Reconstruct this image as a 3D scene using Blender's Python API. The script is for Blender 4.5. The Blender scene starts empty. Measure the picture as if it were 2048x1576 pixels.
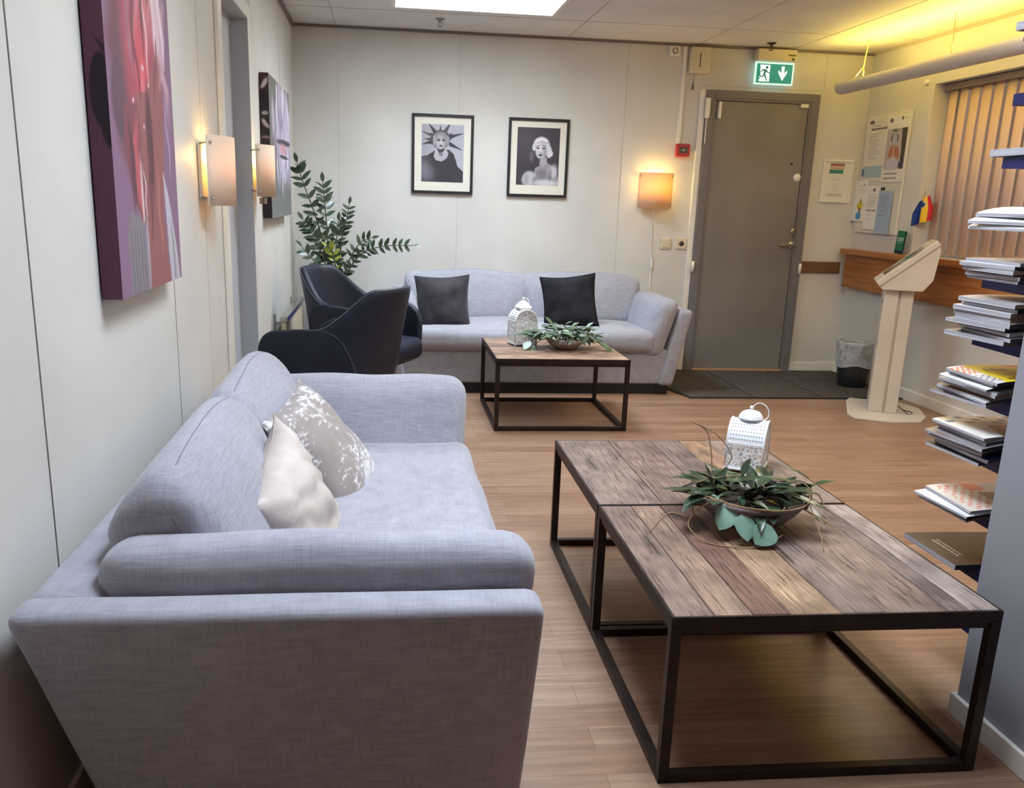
import bpy, bmesh, math, random
import numpy as np
from mathutils import Vector, Matrix, noise
from mathutils.bvhtree import BVHTree

sc = bpy.context.scene
COL = sc.collection
PI = math.pi
random.seed(7)

# ------------------------------------------------------------------ camera
ROOM_W, ROOM_D, ROOM_H = 4.2655, 6.6225, 2.4074
cam_d = bpy.data.cameras.new('camera')
cam = bpy.data.objects.new('camera', cam_d)
COL.objects.link(cam)
cam_d.sensor_width = 36.0
cam_d.lens = 1745.25 / 2048 * 36.0
cam_d.shift_x = (1024 - 970.84) / 2048
cam_d.shift_y = (848.78 - 788) / 2048
cam_d.clip_start = 0.02
_R = (0.99351758, -0.10965595, 0.02997305)
_U = (-0.00156504, 0.25044594, 0.96812932)
_F = (0.11366777, 0.96190041, -0.24865083)
cam.matrix_world = Matrix(((_R[0], _U[0], -_F[0], 0.6484), (_R[1], _U[1], -_F[1], 0.0),
                           (_R[2], _U[2], -_F[2], 1.2638), (0, 0, 0, 1)))
sc.camera = cam

# ------------------------------------------------------------------ world, exposure
sc.view_settings.view_transform = 'Standard'
sc.view_settings.look = 'None'
sc.view_settings.gamma = 1.0
sc.view_settings.exposure = 0.0
sc.cycles.use_denoising = True
sc.cycles.max_bounces = 8
sc.cycles.diffuse_bounces = 5
sc.cycles.sample_clamp_indirect = 8.0
sc.cycles.caustics_reflective = False
sc.cycles.caustics_refractive = False
world = bpy.data.worlds.new('daylight')
sc.world = world
world.use_nodes = True
_bg = world.node_tree.nodes['Background']
_bg.inputs[0].default_value = (0.78, 0.88, 1.0, 1)
_bg.inputs[1].default_value = 1.6


def area_light(name, loc, size_x, size_y, power, color, rot=(0, 0, 0), spread=PI):
    ld = bpy.data.lights.new(name, 'AREA')
    ld.shape = 'RECTANGLE'; ld.size = size_x; ld.size_y = size_y
    ld.energy = power; ld.color = color; ld.spread = spread
    o = bpy.data.objects.new(name, ld); COL.objects.link(o)
    o.location = loc; o.rotation_euler = rot
    return o


SKY_FAR = (0.70, 1.69, 4.75, 5.89)      # roof lights: x0, x1, y0, y1
SKY_NEAR = (0.70, 1.69, 1.45, 2.70)
area_light('daylight_far_skylight', (1.195, 5.32, ROOM_H + 0.725), 0.97, 1.12, 118, (0.76, 0.88, 1.0))
area_light('daylight_near_skylight', (1.195, 2.075, ROOM_H + 0.725), 0.97, 1.23, 108, (0.75, 0.87, 1.0))
area_light('warm_fill_behind', (1.05, -1.0, ROOM_H - 0.06), 0.9, 0.5, 6, (1.0, 0.44, 0.20))  # added warm fill from behind the camera, no visible fixture
area_light('pendant_uplight', (3.90, 3.9, 2.175), 0.045, 4.7, 34, (1.0, 0.73, 0.14), rot=(PI, 0, 0))
area_light('fill_light_right', (3.2, 3.6, ROOM_H - 0.05), 0.9, 1.2, 30, (1.0, 0.92, 0.84))  # added fill to brighten the right side, source unseen

# ------------------------------------------------------------------ helpers


def lin(c):
    return tuple(((x / 255) / 12.92 if x / 255 <= 0.04045 else ((x / 255 + 0.055) / 1.055) ** 2.4) for x in c)


def mat(name, color=(200, 200, 200), rough=0.6, metal=0.0, spec=0.5, emit=None, estr=1.0, raw=False):
    m = bpy.data.materials.new(name); m.use_nodes = True
    b = m.node_tree.nodes['Principled BSDF']
    c = color if raw else lin(color)
    b.inputs['Base Color'].default_value = (*c, 1)
    b.inputs['Roughness'].default_value = rough
    b.inputs['Metallic'].default_value = metal
    b.inputs['Specular IOR Level'].default_value = spec
    if emit:
        b.inputs['Emission Color'].default_value = (*lin(emit), 1)
        b.inputs['Emission Strength'].default_value = estr
    return m


class NT:
    def __init__(s, m):
        s.t = m.node_tree; s.n = s.t.nodes; s.b = s.n['Principled BSDF']

    def add(s, typ, **kw):
        n = s.n.new(typ)
        for k, v in kw.items():
            if k.startswith('_'):
                setattr(n, k[1:], v)
            else:
                n.inputs[k].default_value = v
        return n

    def link(s, a, b):
        s.t.links.new(a, b)


def noisy(m, c1, c2, scale=8, detail=4, stretch=(1, 1, 1), bump=0.0, bscale=None, coord='Object', rough=None, lo=0.3, hi=0.7):
    """two-tone procedural noise with optional bump"""
    k = NT(m)
    tc = k.add('ShaderNodeTexCoord'); mp = k.add('ShaderNodeMapping'); mp.inputs['Scale'].default_value = stretch
    k.link(tc.outputs[coord], mp.inputs[0])
    nz = k.add('ShaderNodeTexNoise'); nz.inputs['Scale'].default_value = scale; nz.inputs['Detail'].default_value = detail
    k.link(mp.outputs[0], nz.inputs[0])
    cr = k.add('ShaderNodeValToRGB'); cr.color_ramp.elements[0].position = lo; cr.color_ramp.elements[1].position = hi
    cr.color_ramp.elements[0].color = (*lin(c1), 1); cr.color_ramp.elements[1].color = (*lin(c2), 1)
    k.link(nz.outputs['Fac'], cr.inputs[0]); k.link(cr.outputs[0], k.b.inputs['Base Color'])
    if bump:
        nb = k.add('ShaderNodeTexNoise'); nb.inputs['Scale'].default_value = bscale or scale * 4; nb.inputs['Detail'].default_value = 5
        k.link(mp.outputs[0], nb.inputs[0])
        bp = k.add('ShaderNodeBump'); bp.inputs['Strength'].default_value = bump; bp.inputs['Distance'].default_value = 0.01
        k.link(nb.outputs['Fac'], bp.inputs['Height']); k.link(bp.outputs[0], k.b.inputs['Normal'])
    return m


def fabric(name, c1, c2, rough=0.95, weave=420.0, bump=0.25):
    """woven linen: crossed fine threads and slubs"""
    m = mat(name, c1, rough, spec=0.15); k = NT(m)
    tc = k.add('ShaderNodeTexCoord')
    outs = []
    for st in ((weave, weave * .05, weave * .05), (weave * .05, weave, weave * .05), (weave * .05, weave * .05, weave)):
        mp = k.add('ShaderNodeMapping'); mp.inputs['Scale'].default_value = tuple(s * .35 for s in st)
        k.link(tc.outputs['Object'], mp.inputs[0])
        nz = k.add('ShaderNodeTexNoise'); nz.inputs['Scale'].default_value = 1.0; nz.inputs['Detail'].default_value = 2
        k.link(mp.outputs[0], nz.inputs[0]); outs.append(nz.outputs['Fac'])
    a1 = k.add('ShaderNodeMath', _operation='ADD'); k.link(outs[0], a1.inputs[0]); k.link(outs[1], a1.inputs[1])
    a2 = k.add('ShaderNodeMath', _operation='ADD'); k.link(a1.outputs[0], a2.inputs[0]); k.link(outs[2], a2.inputs[1])
    d = k.add('ShaderNodeMath', _operation='MULTIPLY'); d.inputs[1].default_value = 1 / 3; k.link(a2.outputs[0], d.inputs[0])
    big = k.add('ShaderNodeTexNoise'); big.inputs['Scale'].default_value = 3.5; big.inputs['Detail'].default_value = 3
    k.link(tc.outputs['Object'], big.inputs[0])
    mx = k.add('ShaderNodeMath', _operation='ADD'); k.link(d.outputs[0], mx.inputs[0])
    mm = k.add('ShaderNodeMath', _operation='MULTIPLY'); mm.inputs[1].default_value = 0.25; k.link(big.outputs['Fac'], mm.inputs[0]); k.link(mm.outputs[0], mx.inputs[1])
    cr = k.add('ShaderNodeValToRGB'); cr.color_ramp.elements[0].position = 0.46; cr.color_ramp.elements[1].position = 0.80
    cr.color_ramp.elements[0].color = (*lin(c1), 1); cr.color_ramp.elements[1].color = (*lin(c2), 1)
    k.link(mx.outputs[0], cr.inputs[0]); k.link(cr.outputs[0], k.b.inputs['Base Color'])
    bp = k.add('ShaderNodeBump'); bp.inputs['Strength'].default_value = bump; bp.inputs['Distance'].default_value = 0.002
    k.link(d.outputs[0], bp.inputs['Height']); k.link(bp.outputs[0], k.b.inputs['Normal'])
    k.b.inputs['Sheen Weight'].default_value = 0.25; k.b.inputs['Sheen Roughness'].default_value = 0.6
    return m


def pigment(name, rough=0.6, spec=0.4, coat=0.0):
    m = mat(name, (128, 128, 128), rough, spec=spec); k = NT(m)
    a = k.add('ShaderNodeAttribute', _attribute_name='pigment'); k.link(a.outputs['Color'], k.b.inputs['Base Color'])
    k.b.inputs['Coat Weight'].default_value = coat; k.b.inputs['Coat Roughness'].default_value = 0.08
    return m


def grain_wood(name, axis='Y', gloss=0.5):
    """aged planks: plank tone from the mesh, cracks and grain along the axis"""
    m = mat(name, (120, 100, 85), gloss, spec=0.4); k = NT(m)
    at = k.add('ShaderNodeAttribute', _attribute_name='pigment')
    tc = k.add('ShaderNodeTexCoord')
    pl = k.add('ShaderNodeAttribute', _attribute_name='offset')
    ad = k.add('ShaderNodeVectorMath', _operation='ADD'); k.link(tc.outputs['Object'], ad.inputs[0]); k.link(pl.outputs['Color'], ad.inputs[1])
    st = {'Y': (1, .045, 1), 'X': (.045, 1, 1)}[axis]
    mp = k.add('ShaderNodeMapping'); mp.inputs['Scale'].default_value = st; k.link(ad.outputs[0], mp.inputs[0])
    wr = k.add('ShaderNodeTexNoise'); wr.inputs['Scale'].default_value = 5; wr.inputs['Detail'].default_value = 3; k.link(ad.outputs[0], wr.inputs[0])
    sub = k.add('ShaderNodeVectorMath', _operation='SCALE'); sub.inputs['Scale'].default_value = 0.010; k.link(wr.outputs['Color'], sub.inputs[0])
    a2 = k.add('ShaderNodeVectorMath', _operation='ADD'); k.link(mp.outputs[0], a2.inputs[0]); k.link(sub.outputs[0], a2.inputs[1])
    n1 = k.add('ShaderNodeTexNoise'); n1.inputs['Scale'].default_value = 190; n1.inputs['Detail'].default_value = 4; k.link(a2.outputs[0], n1.inputs[0])
    n2 = k.add('ShaderNodeTexNoise'); n2.inputs['Scale'].default_value = 95; n2.inputs['Detail'].default_value = 8; n2.inputs['Roughness'].default_value = .8; k.link(a2.outputs[0], n2.inputs[0])
    n3 = k.add('ShaderNodeTexNoise'); n3.inputs['Scale'].default_value = 9; n3.inputs['Detail'].default_value = 5; k.link(ad.outputs[0], n3.inputs[0])
    crk = k.add('ShaderNodeValToRGB'); crk.color_ramp.elements[0].position = .37; crk.color_ramp.elements[1].position = .46
    crk.color_ramp.elements[0].color = (.22, .17, .15, 1); crk.color_ramp.elements[1].color = (1, 1, 1, 1); k.link(n2.outputs['Fac'], crk.inputs[0])
    fin = k.add('ShaderNodeValToRGB'); fin.color_ramp.elements[0].position = .3; fin.color_ramp.elements[1].position = .7
    fin.color_ramp.elements[0].color = (.62, .58, .56, 1); fin.color_ramp.elements[1].color = (1.22, 1.2, 1.18, 1); k.link(n1.outputs['Fac'], fin.inputs[0])
    blo = k.add('ShaderNodeValToRGB'); blo.color_ramp.elements[0].position = .32; blo.color_ramp.elements[1].position = .72
    blo.color_ramp.elements[0].color = (.55, .53, .53, 1); blo.color_ramp.elements[1].color = (1.28, 1.25, 1.22, 1); k.link(n3.outputs['Fac'], blo.inputs[0])
    cur = at.outputs['Color']
    for q in (crk, fin, blo):
        mx = k.add('ShaderNodeMix', _data_type='RGBA', _blend_type='MULTIPLY'); mx.inputs[0].default_value = 1
        k.link(cur, mx.inputs[6]); k.link(q.outputs[0], mx.inputs[7]); cur = mx.outputs[2]
    k.link(cur, k.b.inputs['Base Color'])
    bp = k.add('ShaderNodeBump'); bp.inputs['Strength'].default_value = 0.5; bp.inputs['Distance'].default_value = 0.002
    k.link(n2.outputs['Fac'], bp.inputs['Height']); k.link(bp.outputs[0], k.b.inputs['Normal'])
    return m


# ---- mesh builders
def link(name, me, m, parent=None):
    o = bpy.data.objects.new(name, me); COL.objects.link(o)
    for x in (m if isinstance(m, (list, tuple)) else [m]):
        me.materials.append(x)
    if parent:
        o.parent = parent
    return o


def obj(name, bm, m, parent=None, smooth=False):
    me = bpy.data.meshes.new(name)
    bmesh.ops.recalc_face_normals(bm, faces=bm.faces)
    bm.to_mesh(me); bm.free()
    if smooth:
        for p in me.polygons:
            p.use_smooth = True
        if smooth != 'all':
            try:
                me.set_sharp_from_angle(angle=math.radians(38))
            except Exception:
                pass
    return link(name, me, m, parent)


def thing(name, label, cat, loc=(0, 0, 0), rotz=0, group=None):
    o = bpy.data.objects.new(name, None); COL.objects.link(o)
    o.empty_display_size = 0.05
    o.location = loc; o.rotation_euler = (0, 0, rotz)
    o['label'] = label; o['category'] = cat
    if group:
        o['group'] = group
    return o


def tag(o, label, cat, group=None):
    o['label'] = label; o['category'] = cat
    if group:
        o['group'] = group
    return o


def struct(o):
    o['kind'] = 'structure'
    return o


def box(bm, x0, x1, y0, y1, z0, z1, bev=0.0, mi=0, seg=2):
    nb = bmesh.new() if bev else bm
    vs = [nb.verts.new(p) for p in ((x0, y0, z0), (x1, y0, z0), (x1, y1, z0), (x0, y1, z0), (x0, y0, z1), (x1, y0, z1), (x1, y1, z1), (x0, y1, z1))]
    fs = [nb.faces.new([vs[i] for i in f]) for f in ((3, 2, 1, 0), (4, 5, 6, 7), (0, 1, 5, 4), (1, 2, 6, 5), (2, 3, 7, 6), (3, 0, 4, 7))]
    if bev:
        bmesh.ops.bevel(nb, geom=list(nb.edges), offset=bev, segments=seg, affect='EDGES', profile=.5)
        merge(bm, nb, mi=mi)
    else:
        for f in fs:
            f.material_index = mi
    return bm


def merge(bm, nb, M=None, mi=None):
    mp = {}
    for v in nb.verts:
        mp[v] = bm.verts.new(M @ v.co if M else v.co)
    for f in nb.faces:
        try:
            g = bm.faces.new([mp[v] for v in f.verts]); g.material_index = f.material_index if mi is None else mi; g.smooth = f.smooth
        except ValueError:
            pass
    nb.free()


def prism(bm, pts, axis, a, b, mi=0, bev=0.0):
    """extrude a polygon: axis 'x' pts=(y,z), 'y' pts=(x,z), 'z' pts=(x,y)"""
    nb = bmesh.new()
    def P(p, t):
        return {'x': (t, p[0], p[1]), 'y': (p[0], t, p[1]), 'z': (p[0], p[1], t)}[axis]
    A = [nb.verts.new(P(p, a)) for p in pts]; B = [nb.verts.new(P(p, b)) for p in pts]
    nb.faces.new(A); nb.faces.new(B[::-1])
    n = len(pts)
    for i in range(n):
        nb.faces.new((A[i], B[i], B[(i + 1) % n], A[(i + 1) % n]))
    bmesh.ops.recalc_face_normals(nb, faces=nb.faces)
    if bev:
        bmesh.ops.bevel(nb, geom=list(nb.edges), offset=bev, segments=2, affect='EDGES', profile=.5)
    merge(bm, nb, mi=mi)
    return bm


def tube(bm, pts, r, seg=10, mi=0, cap=True, r2=None):
    pts = [Vector(p) for p in pts]
    n = len(pts); rings = []
    prev = None
    for i, p in enumerate(pts):
        d = (pts[min(i + 1, n - 1)] - pts[max(i - 1, 0)])
        d = d.normalized() if d.length > 1e-9 else Vector((0, 0, 1))
        if prev is None:
            a = Vector((0, 0, 1)) if abs(d.z) < .9 else Vector((1, 0, 0))
            u = d.cross(a).normalized()
        else:
            u = (prev - d * prev.dot(d)).normalized()
        prev = u; v = d.cross(u)
        rr = r if r2 is None else r + (r2 - r) * i / (n - 1)
        rings.append([bm.verts.new(p + (u * math.cos(2 * PI * k / seg) + v * math.sin(2 * PI * k / seg)) * rr) for k in range(seg)])
    for a, b in zip(rings, rings[1:]):
        for k in range(seg):
            f = bm.faces.new((a[k], a[(k + 1) % seg], b[(k + 1) % seg], b[k])); f.material_index = mi; f.smooth = True
    if cap:
        f = bm.faces.new(rings[0][::-1]); f.material_index = mi
        f = bm.faces.new(rings[-1]); f.material_index = mi
    return bm


def lathe(bm, prof, seg=32, c=(0, 0, 0), mi=0, scale=(1, 1)):
    rings = []
    for r, z in prof:
        if r < 1e-6:
            rings.append([bm.verts.new((c[0], c[1], c[2] + z))])
        else:
            rings.append([bm.verts.new((c[0] + scale[0] * r * math.cos(2 * PI * k / seg), c[1] + scale[1] * r * math.sin(2 * PI * k / seg), c[2] + z)) for k in range(seg)])
    for a, b in zip(rings, rings[1:]):
        for k in range(seg):
            k2 = (k + 1) % seg
            if len(a) == 1 and len(b) == 1:
                continue
            vs = [a[0], b[k2], b[k]] if len(a) == 1 else ([a[k], a[k2], b[0]] if len(b) == 1 else [a[k], a[k2], b[k2], b[k]])
            f = bm.faces.new(vs); f.material_index = mi; f.smooth = True
    return bm


def rbox(size, r, n=10, bulge=(0, 0, 0), fn=None, wr=0.0, wscale=6.0, seed=0):
    """soft rounded box centred at origin; returns bmesh. fn deforms each vertex"""
    h = [s / 2 for s in size]
    bm = bmesh.new(); vmap = {}
    ax = []
    for i in range(3):
        rr = min(r, h[i] * .98) / h[i]
        m_ = max(2, int(n * (size[i] / max(size)) + 1)); core = [-(1 - rr) + 2 * (1 - rr) * k / m_ for k in range(m_ + 1)]
        e = [1 - rr + rr * t for t in (.4, .75, 1)]
        ax.append([-q for q in e[::-1]] + core + e)
    def put(p):
        key = tuple(round(c, 5) for c in p)
        if key in vmap:
            return vmap[key]
        P = Vector((p[0] * h[0], p[1] * h[1], p[2] * h[2]))
        q = Vector([max(-(h[i] - r), min(h[i] - r, P[i])) if h[i] > r else 0 for i in range(3)])
        d = P - q
        v = q + d.normalized() * min(r, min(h)) if d.length > 1e-9 else P
        for i in range(3):
            o1, o2 = (i + 1) % 3, (i + 2) % 3
            if bulge[i]:
                v[i] += (1 if p[i] > 0 else -1) * abs(p[i]) * bulge[i] * (1 - p[o1] ** 2) * (1 - p[o2] ** 2)
        if wr:
            nn = noise.noise_vector(Vector((v.x * wscale, v.y * wscale, v.z * wscale)) + Vector((seed * 7.3, 0, 0)))
            v = v + nn * wr
        if fn:
            v = Vector(fn(v))
        vmap[key] = bm.verts.new(v)
        return vmap[key]
    for i in range(3):
        o1, o2 = (i + 1) % 3, (i + 2) % 3
        for s in (-1, 1):
            for a in range(len(ax[o1]) - 1):
                for b in range(len(ax[o2]) - 1):
                    q = []
                    for da, db in ((0, 0), (1, 0), (1, 1), (0, 1)):
                        p = [0, 0, 0]; p[i] = s; p[o1] = ax[o1][a + da]; p[o2] = ax[o2][b + db]
                        q.append(put(p))
                    if s < 0:
                        q.reverse()
                    if len(set(q)) == 4:
                        f = bm.faces.new(q); f.smooth = True
    return bm


def placed(bm, M):
    for v in bm.verts:
        v.co = M @ v.co
    return bm


def add_sub(o, lv=1):
    md = o.modifiers.new('soft', 'SUBSURF'); md.levels = lv; md.render_levels = lv
    return o


def grid_mesh(name, m, w, h, nx, ny, fn, parent=None, M=None, bend=None):
    """flat sheet in XZ (x right, z up, facing -y) whose pigment per vertex comes from fn(u,v) in numpy (u right, v up)"""
    u, v = np.meshgrid(np.linspace(0, 1, nx), np.linspace(0, 1, ny))
    col = np.zeros((ny, nx, 3)); fn(u, v, col)
    x = (u - .5) * w; z = (v - .5) * h; y = np.zeros_like(x) if bend is None else bend(u, v)
    co = np.stack([x, y, z], -1).reshape(-1, 3)
    idx = np.arange(nx * ny).reshape(ny, nx)
    f = np.stack([idx[:-1, :-1], idx[:-1, 1:], idx[1:, 1:], idx[1:, :-1]], -1).reshape(-1, 4)
    me = bpy.data.meshes.new(name); me.from_pydata(co.tolist(), [], f.tolist())
    a = me.color_attributes.new('pigment', 'FLOAT_COLOR', 'POINT')
    c = np.ones((nx * ny, 4), np.float32); cc = np.clip(col.reshape(-1, 3), 0, 255) / 255
    c[:, :3] = np.where(cc <= .04045, cc / 12.92, ((cc + .055) / 1.055) ** 2.4)
    a.data.foreach_set('color', c.ravel())
    for p in me.polygons:
        p.use_smooth = True
    o = link(name, me, m, parent)
    if M is not None:
        o.matrix_local = M
    return o


# painting primitives (numpy masks)
def mixc(col, mask, c):
    mask = np.clip(mask, 0, 1)[..., None]
    col[:] = col * (1 - mask) + np.array(c, float) * mask


def ell(u, v, cx, cy, rx, ry, soft=.15, ang=0):
    c, s = math.cos(ang), math.sin(ang)
    x = (u - cx) * c + (v - cy) * s; y = -(u - cx) * s + (v - cy) * c
    d = np.sqrt((x / rx) ** 2 + (y / ry) ** 2)
    return np.clip((1 - d) / soft + .5, 0, 1)


def poly(u, v, pts):
    ins = np.zeros(u.shape, bool); n = len(pts)
    for i in range(n):
        x1, y1 = pts[i]; x2, y2 = pts[(i + 1) % n]
        if y1 == y2:
            continue
        c = ((y1 > v) != (y2 > v)) & (u < (x2 - x1) * (v - y1) / (y2 - y1) + x1)
        ins ^= c
    return ins.astype(float)


def rect(u, v, x0, x1, y0, y1):
    return ((u >= x0) & (u <= x1) & (v >= y0) & (v <= y1)).astype(float)


# ------------------------------------------------------------------ materials
M_wall = noisy(mat('painted_wall_panel', (214, 211, 207), .55, spec=.3), (206, 203, 199), (218, 215, 211), 2.2, 4, bump=.03, bscale=60)
M_seam = mat('panel_joint', (116, 104, 102), .8)
M_seam2 = mat('faint_panel_joint', (186, 182, 176), .8)
M_ceil = noisy(mat('ceiling_board', (226, 224, 219), .85, spec=.2), (216, 212, 207), (228, 225, 220), 3, 3)
M_white = mat('white_paint_gloss', (232, 229, 222), .35)
M_cream = mat('cream_plastic', (214, 203, 178), .45)
M_metal_w = mat('white_enamel', (236, 238, 242), .3)
M_trimgrey = mat('grey_cornice', (122, 112, 108), .6)
M_doorgrey = noisy(mat('grey_door_paint', (124, 120, 118), .45), (116, 112, 110), (134, 130, 128), 1.8, 3)
M_framegrey = mat('grey_frame_paint', (116, 112, 116), .45)
M_doorleft = mat('pale_grey_door_paint', (186, 188, 196), .5)
M_chrome = mat('brushed_chrome', (190, 188, 184), .22, 1.0)
M_steel_dk = noisy(mat('dark_brown_steel', (44, 33, 33), .42, .6), (38, 28, 28), (58, 46, 45), 14, 3)
M_black = mat('black_plastic', (20, 20, 23), .4)
M_plinth = mat('black_plinth', (14, 14, 16), .6)
M_linen = fabric('grey_linen', (138, 138, 148), (170, 170, 181), weave=1100)
M_seamline = mat('seam_thread_grey', (126, 126, 138), .9)
M_velvet_dk = noisy(mat('charcoal_velvet', (42, 39, 46), .75, spec=.3), (28, 26, 32), (58, 54, 62), 9, 5, bump=.3, bscale=25)
M_velvet_dk.node_tree.nodes['Principled BSDF'].inputs['Sheen Weight'].default_value = .1
M_leather = noisy(mat('black_leather', (28, 32, 46), .5, spec=.3), (24, 28, 42), (36, 41, 58), 6, 4, bump=.12, bscale=320)
M_stitch = mat('grey_stitching', (84, 88, 102), .7)
M_blue = noisy(mat('navy_blue_enamel', (22, 26, 84), .35), (18, 22, 74), (27, 31, 94), 5, 2)
M_bluepot = noisy(mat('cobalt_glaze', (24, 34, 112), .25), (18, 26, 92), (34, 46, 134), 7, 4)
M_soil = noisy(mat('potting_soil', (45, 34, 26), .95), (28, 21, 16), (72, 56, 42), 60, 4, bump=.8, bscale=90)
M_ledge = noisy(mat('varnished_pine', (168, 106, 60), .32, spec=.5), (140, 84, 44), (188, 124, 72), 5, 6, stretch=(9, .5, 9), bump=.05)
M_board = noisy(mat('brown_bumper_rail', (118, 82, 58), .45), (104, 70, 48), (130, 92, 66), 5, 4, stretch=(.5, 4, 8))
M_oakstrip = mat('oak_threshold', (170, 136, 98), .5)
M_kiosk = noisy(mat('ivory_powder_coat', (206, 197, 184), .38), (200, 191, 178), (212, 204, 191), 3, 2)
M_kioskseam = mat('kiosk_shadow_gap', (90, 80, 70), .8)
M_paper = mat('white_paper', (236, 236, 236), .7)
M_pages = noisy(mat('page_edges', (190, 187, 193), .8), (112, 106, 114), (214, 212, 220), 1, 4, stretch=(3, 3, 900))
M_pig = pigment('printed_paper', .5)
M_pig_gloss = pigment('printed_glossy_cover', .28)
M_art = pigment('acrylic_canvas_print', .6)
M_photo = pigment('framed_photograph', .5, coat=.6)
M_frame = mat('black_picture_frame', (32, 30, 34), .4)
M_red = mat('red_alarm_plastic', (172, 44, 56), .4)
M_darkglass = mat('dark_grey_face', (64, 58, 56), .3)
M_bin = mat('dark_bin_plastic', (34, 36, 40), .3)
M_ceramic = noisy(mat('grey_brown_stoneware', (146, 134, 126), .5), (128, 116, 110), (160, 148, 140), 12, 4)
M_darkbowl = noisy(mat('mauve_brown_stoneware', (112, 98, 100), .5), (98, 84, 86), (126, 112, 112), 12, 4)
M_stemw = mat('pale_woody_vine', (146, 118, 84), .7)
M_tubegrey = mat('lamp_tube_aluminium', (206, 200, 194), .45)
M_mag_cols = [mat('magazine_cover_' + n, c, .35) for n, c in (
    ('charcoal', (52, 46, 50)), ('white', (222, 220, 222)), ('brown', (128, 102, 84)), ('grey', (122, 118, 122)),
    ('black', (26, 24, 28)), ('navy', (30, 34, 84)), ('taupe', (150, 138, 130)))]


def leafmat(name, c1, c2, rough=.3):
    m = noisy(mat(name, c1, rough, spec=.6), c1, c2, 14, 3)
    return m


M_zz = leafmat('waxy_green_leaf', (38, 54, 40), (66, 84, 62))
M_zznew = leafmat('young_yellow_green_leaf', (132, 140, 44), (150, 156, 62))
M_zzstem = mat('plant_stem_green', (72, 82, 52), .5)
M_hoya = leafmat('dark_hoya_leaf', (30, 46, 30), (58, 78, 54), .28)
M_hoyapale = leafmat('silvery_hoya_leaf', (92, 122, 104), (134, 162, 146), .25)
M_pothos = leafmat('dusty_green_leaf', (50, 68, 44), (116, 138, 112), .4)

# floor: three-strip oak laminate, strips run across the room
M_floor = mat('oak_laminate', (170, 130, 100), .38, spec=.45)
k = NT(M_floor)
tc = k.add('ShaderNodeTexCoord')
br = k.add('ShaderNodeTexBrick'); br.offset = .37; br.inputs['Scale'].default_value = 1.0
br.inputs['Brick Width'].default_value = 1.15; br.inputs['Row Height'].default_value = .094
br.inputs['Mortar Size'].default_value = .0012; br.inputs['Mortar Smooth'].default_value = .2; br.inputs['Bias'].default_value = 0
br.inputs['Color1'].default_value = (*lin((146, 113, 91)), 1); br.inputs['Color2'].default_value = (*lin((164, 134, 113)), 1)
br.inputs['Mortar'].default_value = (*lin((126, 97, 78)), 1)
k.link(tc.outputs['Object'], br.inputs[0])
mp = k.add('ShaderNodeMapping'); mp.inputs['Scale'].default_value = (1.1, 17, 1); k.link(tc.outputs['Object'], mp.inputs[0])
nz = k.add('ShaderNodeTexNoise'); nz.inputs['Scale'].default_value = 2.6; nz.inputs['Detail'].default_value = 6; nz.inputs['Roughness'].default_value = .62; nz.inputs['Distortion'].default_value = .6
k.link(mp.outputs[0], nz.inputs[0])
cr = k.add('ShaderNodeValToRGB'); cr.color_ramp.elements[0].position = .3; cr.color_ramp.elements[1].position = .68
cr.color_ramp.elements[0].color = (.66, .60, .56, 1); cr.color_ramp.elements[1].color = (1.1, 1.09, 1.08, 1)
k.link(nz.outputs['Fac'], cr.inputs[0])
mx = k.add('ShaderNodeMix', _data_type='RGBA', _blend_type='MULTIPLY'); mx.inputs[0].default_value = 1
k.link(br.outputs['Color'], mx.inputs[6]); k.link(cr.outputs[0], mx.inputs[7]); k.link(mx.outputs[2], k.b.inputs['Base Color'])

M_mat = noisy(mat('grey_entrance_carpet', (84, 78, 76), .95, spec=.1), (70, 65, 63), (98, 92, 89), 60, 4, bump=.5, bscale=240)
M_matedge = mat('dark_rubber_edge', (42, 38, 38), .7)


def alpha_lace(name, color, scale, thr, feature='DISTANCE_TO_EDGE'):
    """pierced sheet metal: voronoi openwork"""
    m = mat(name, color, .35); k = NT(m)
    tc = k.add('ShaderNodeTexCoord'); vo = k.add('ShaderNodeTexVoronoi', _feature=feature); vo.inputs['Scale'].default_value = scale
    k.link(tc.outputs['Object'], vo.inputs[0])
    g = k.add('ShaderNodeMath', _operation='LESS_THAN'); g.inputs[1].default_value = thr
    k.link(vo.outputs['Distance'], g.inputs[0]); k.link(g.outputs[0], k.b.inputs['Alpha'])
    return m


M_lace = alpha_lace('pierced_white_metal', (238, 240, 242), 70, .075)

M_blind = mat('peach_blind_slat', (244, 218, 200), .8, spec=.1)
kb = NT(M_blind)
kb.b.inputs['Transmission Weight'].default_value = 0.0
_tr = kb.add('ShaderNodeBsdfTranslucent'); _tr.inputs[0].default_value = (*lin((250, 214, 190)), 1)
_mx = kb.add('ShaderNodeMixShader'); _mx.inputs[0].default_value = .3
_out = [n for n in kb.n if n.type == 'OUTPUT_MATERIAL'][0]
kb.link(kb.b.outputs[0], _mx.inputs[1]); kb.link(_tr.outputs[0], _mx.inputs[2]); kb.link(_mx.outputs[0], _out.inputs[0])


def lampshade(name, color, emit, estr):
    m = mat(name, color, .6, spec=.2); k = NT(m)
    t = k.add('ShaderNodeBsdfTranslucent'); t.inputs[0].default_value = (*lin(emit), 1)
    x = k.add('ShaderNodeMixShader'); x.inputs[0].default_value = estr
    o = [n for n in k.n if n.type == 'OUTPUT_MATERIAL'][0]
    k.link(k.b.outputs[0], x.inputs[1]); k.link(t.outputs[0], x.inputs[2]); k.link(x.outputs[0], o.inputs[0])
    return m


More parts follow.
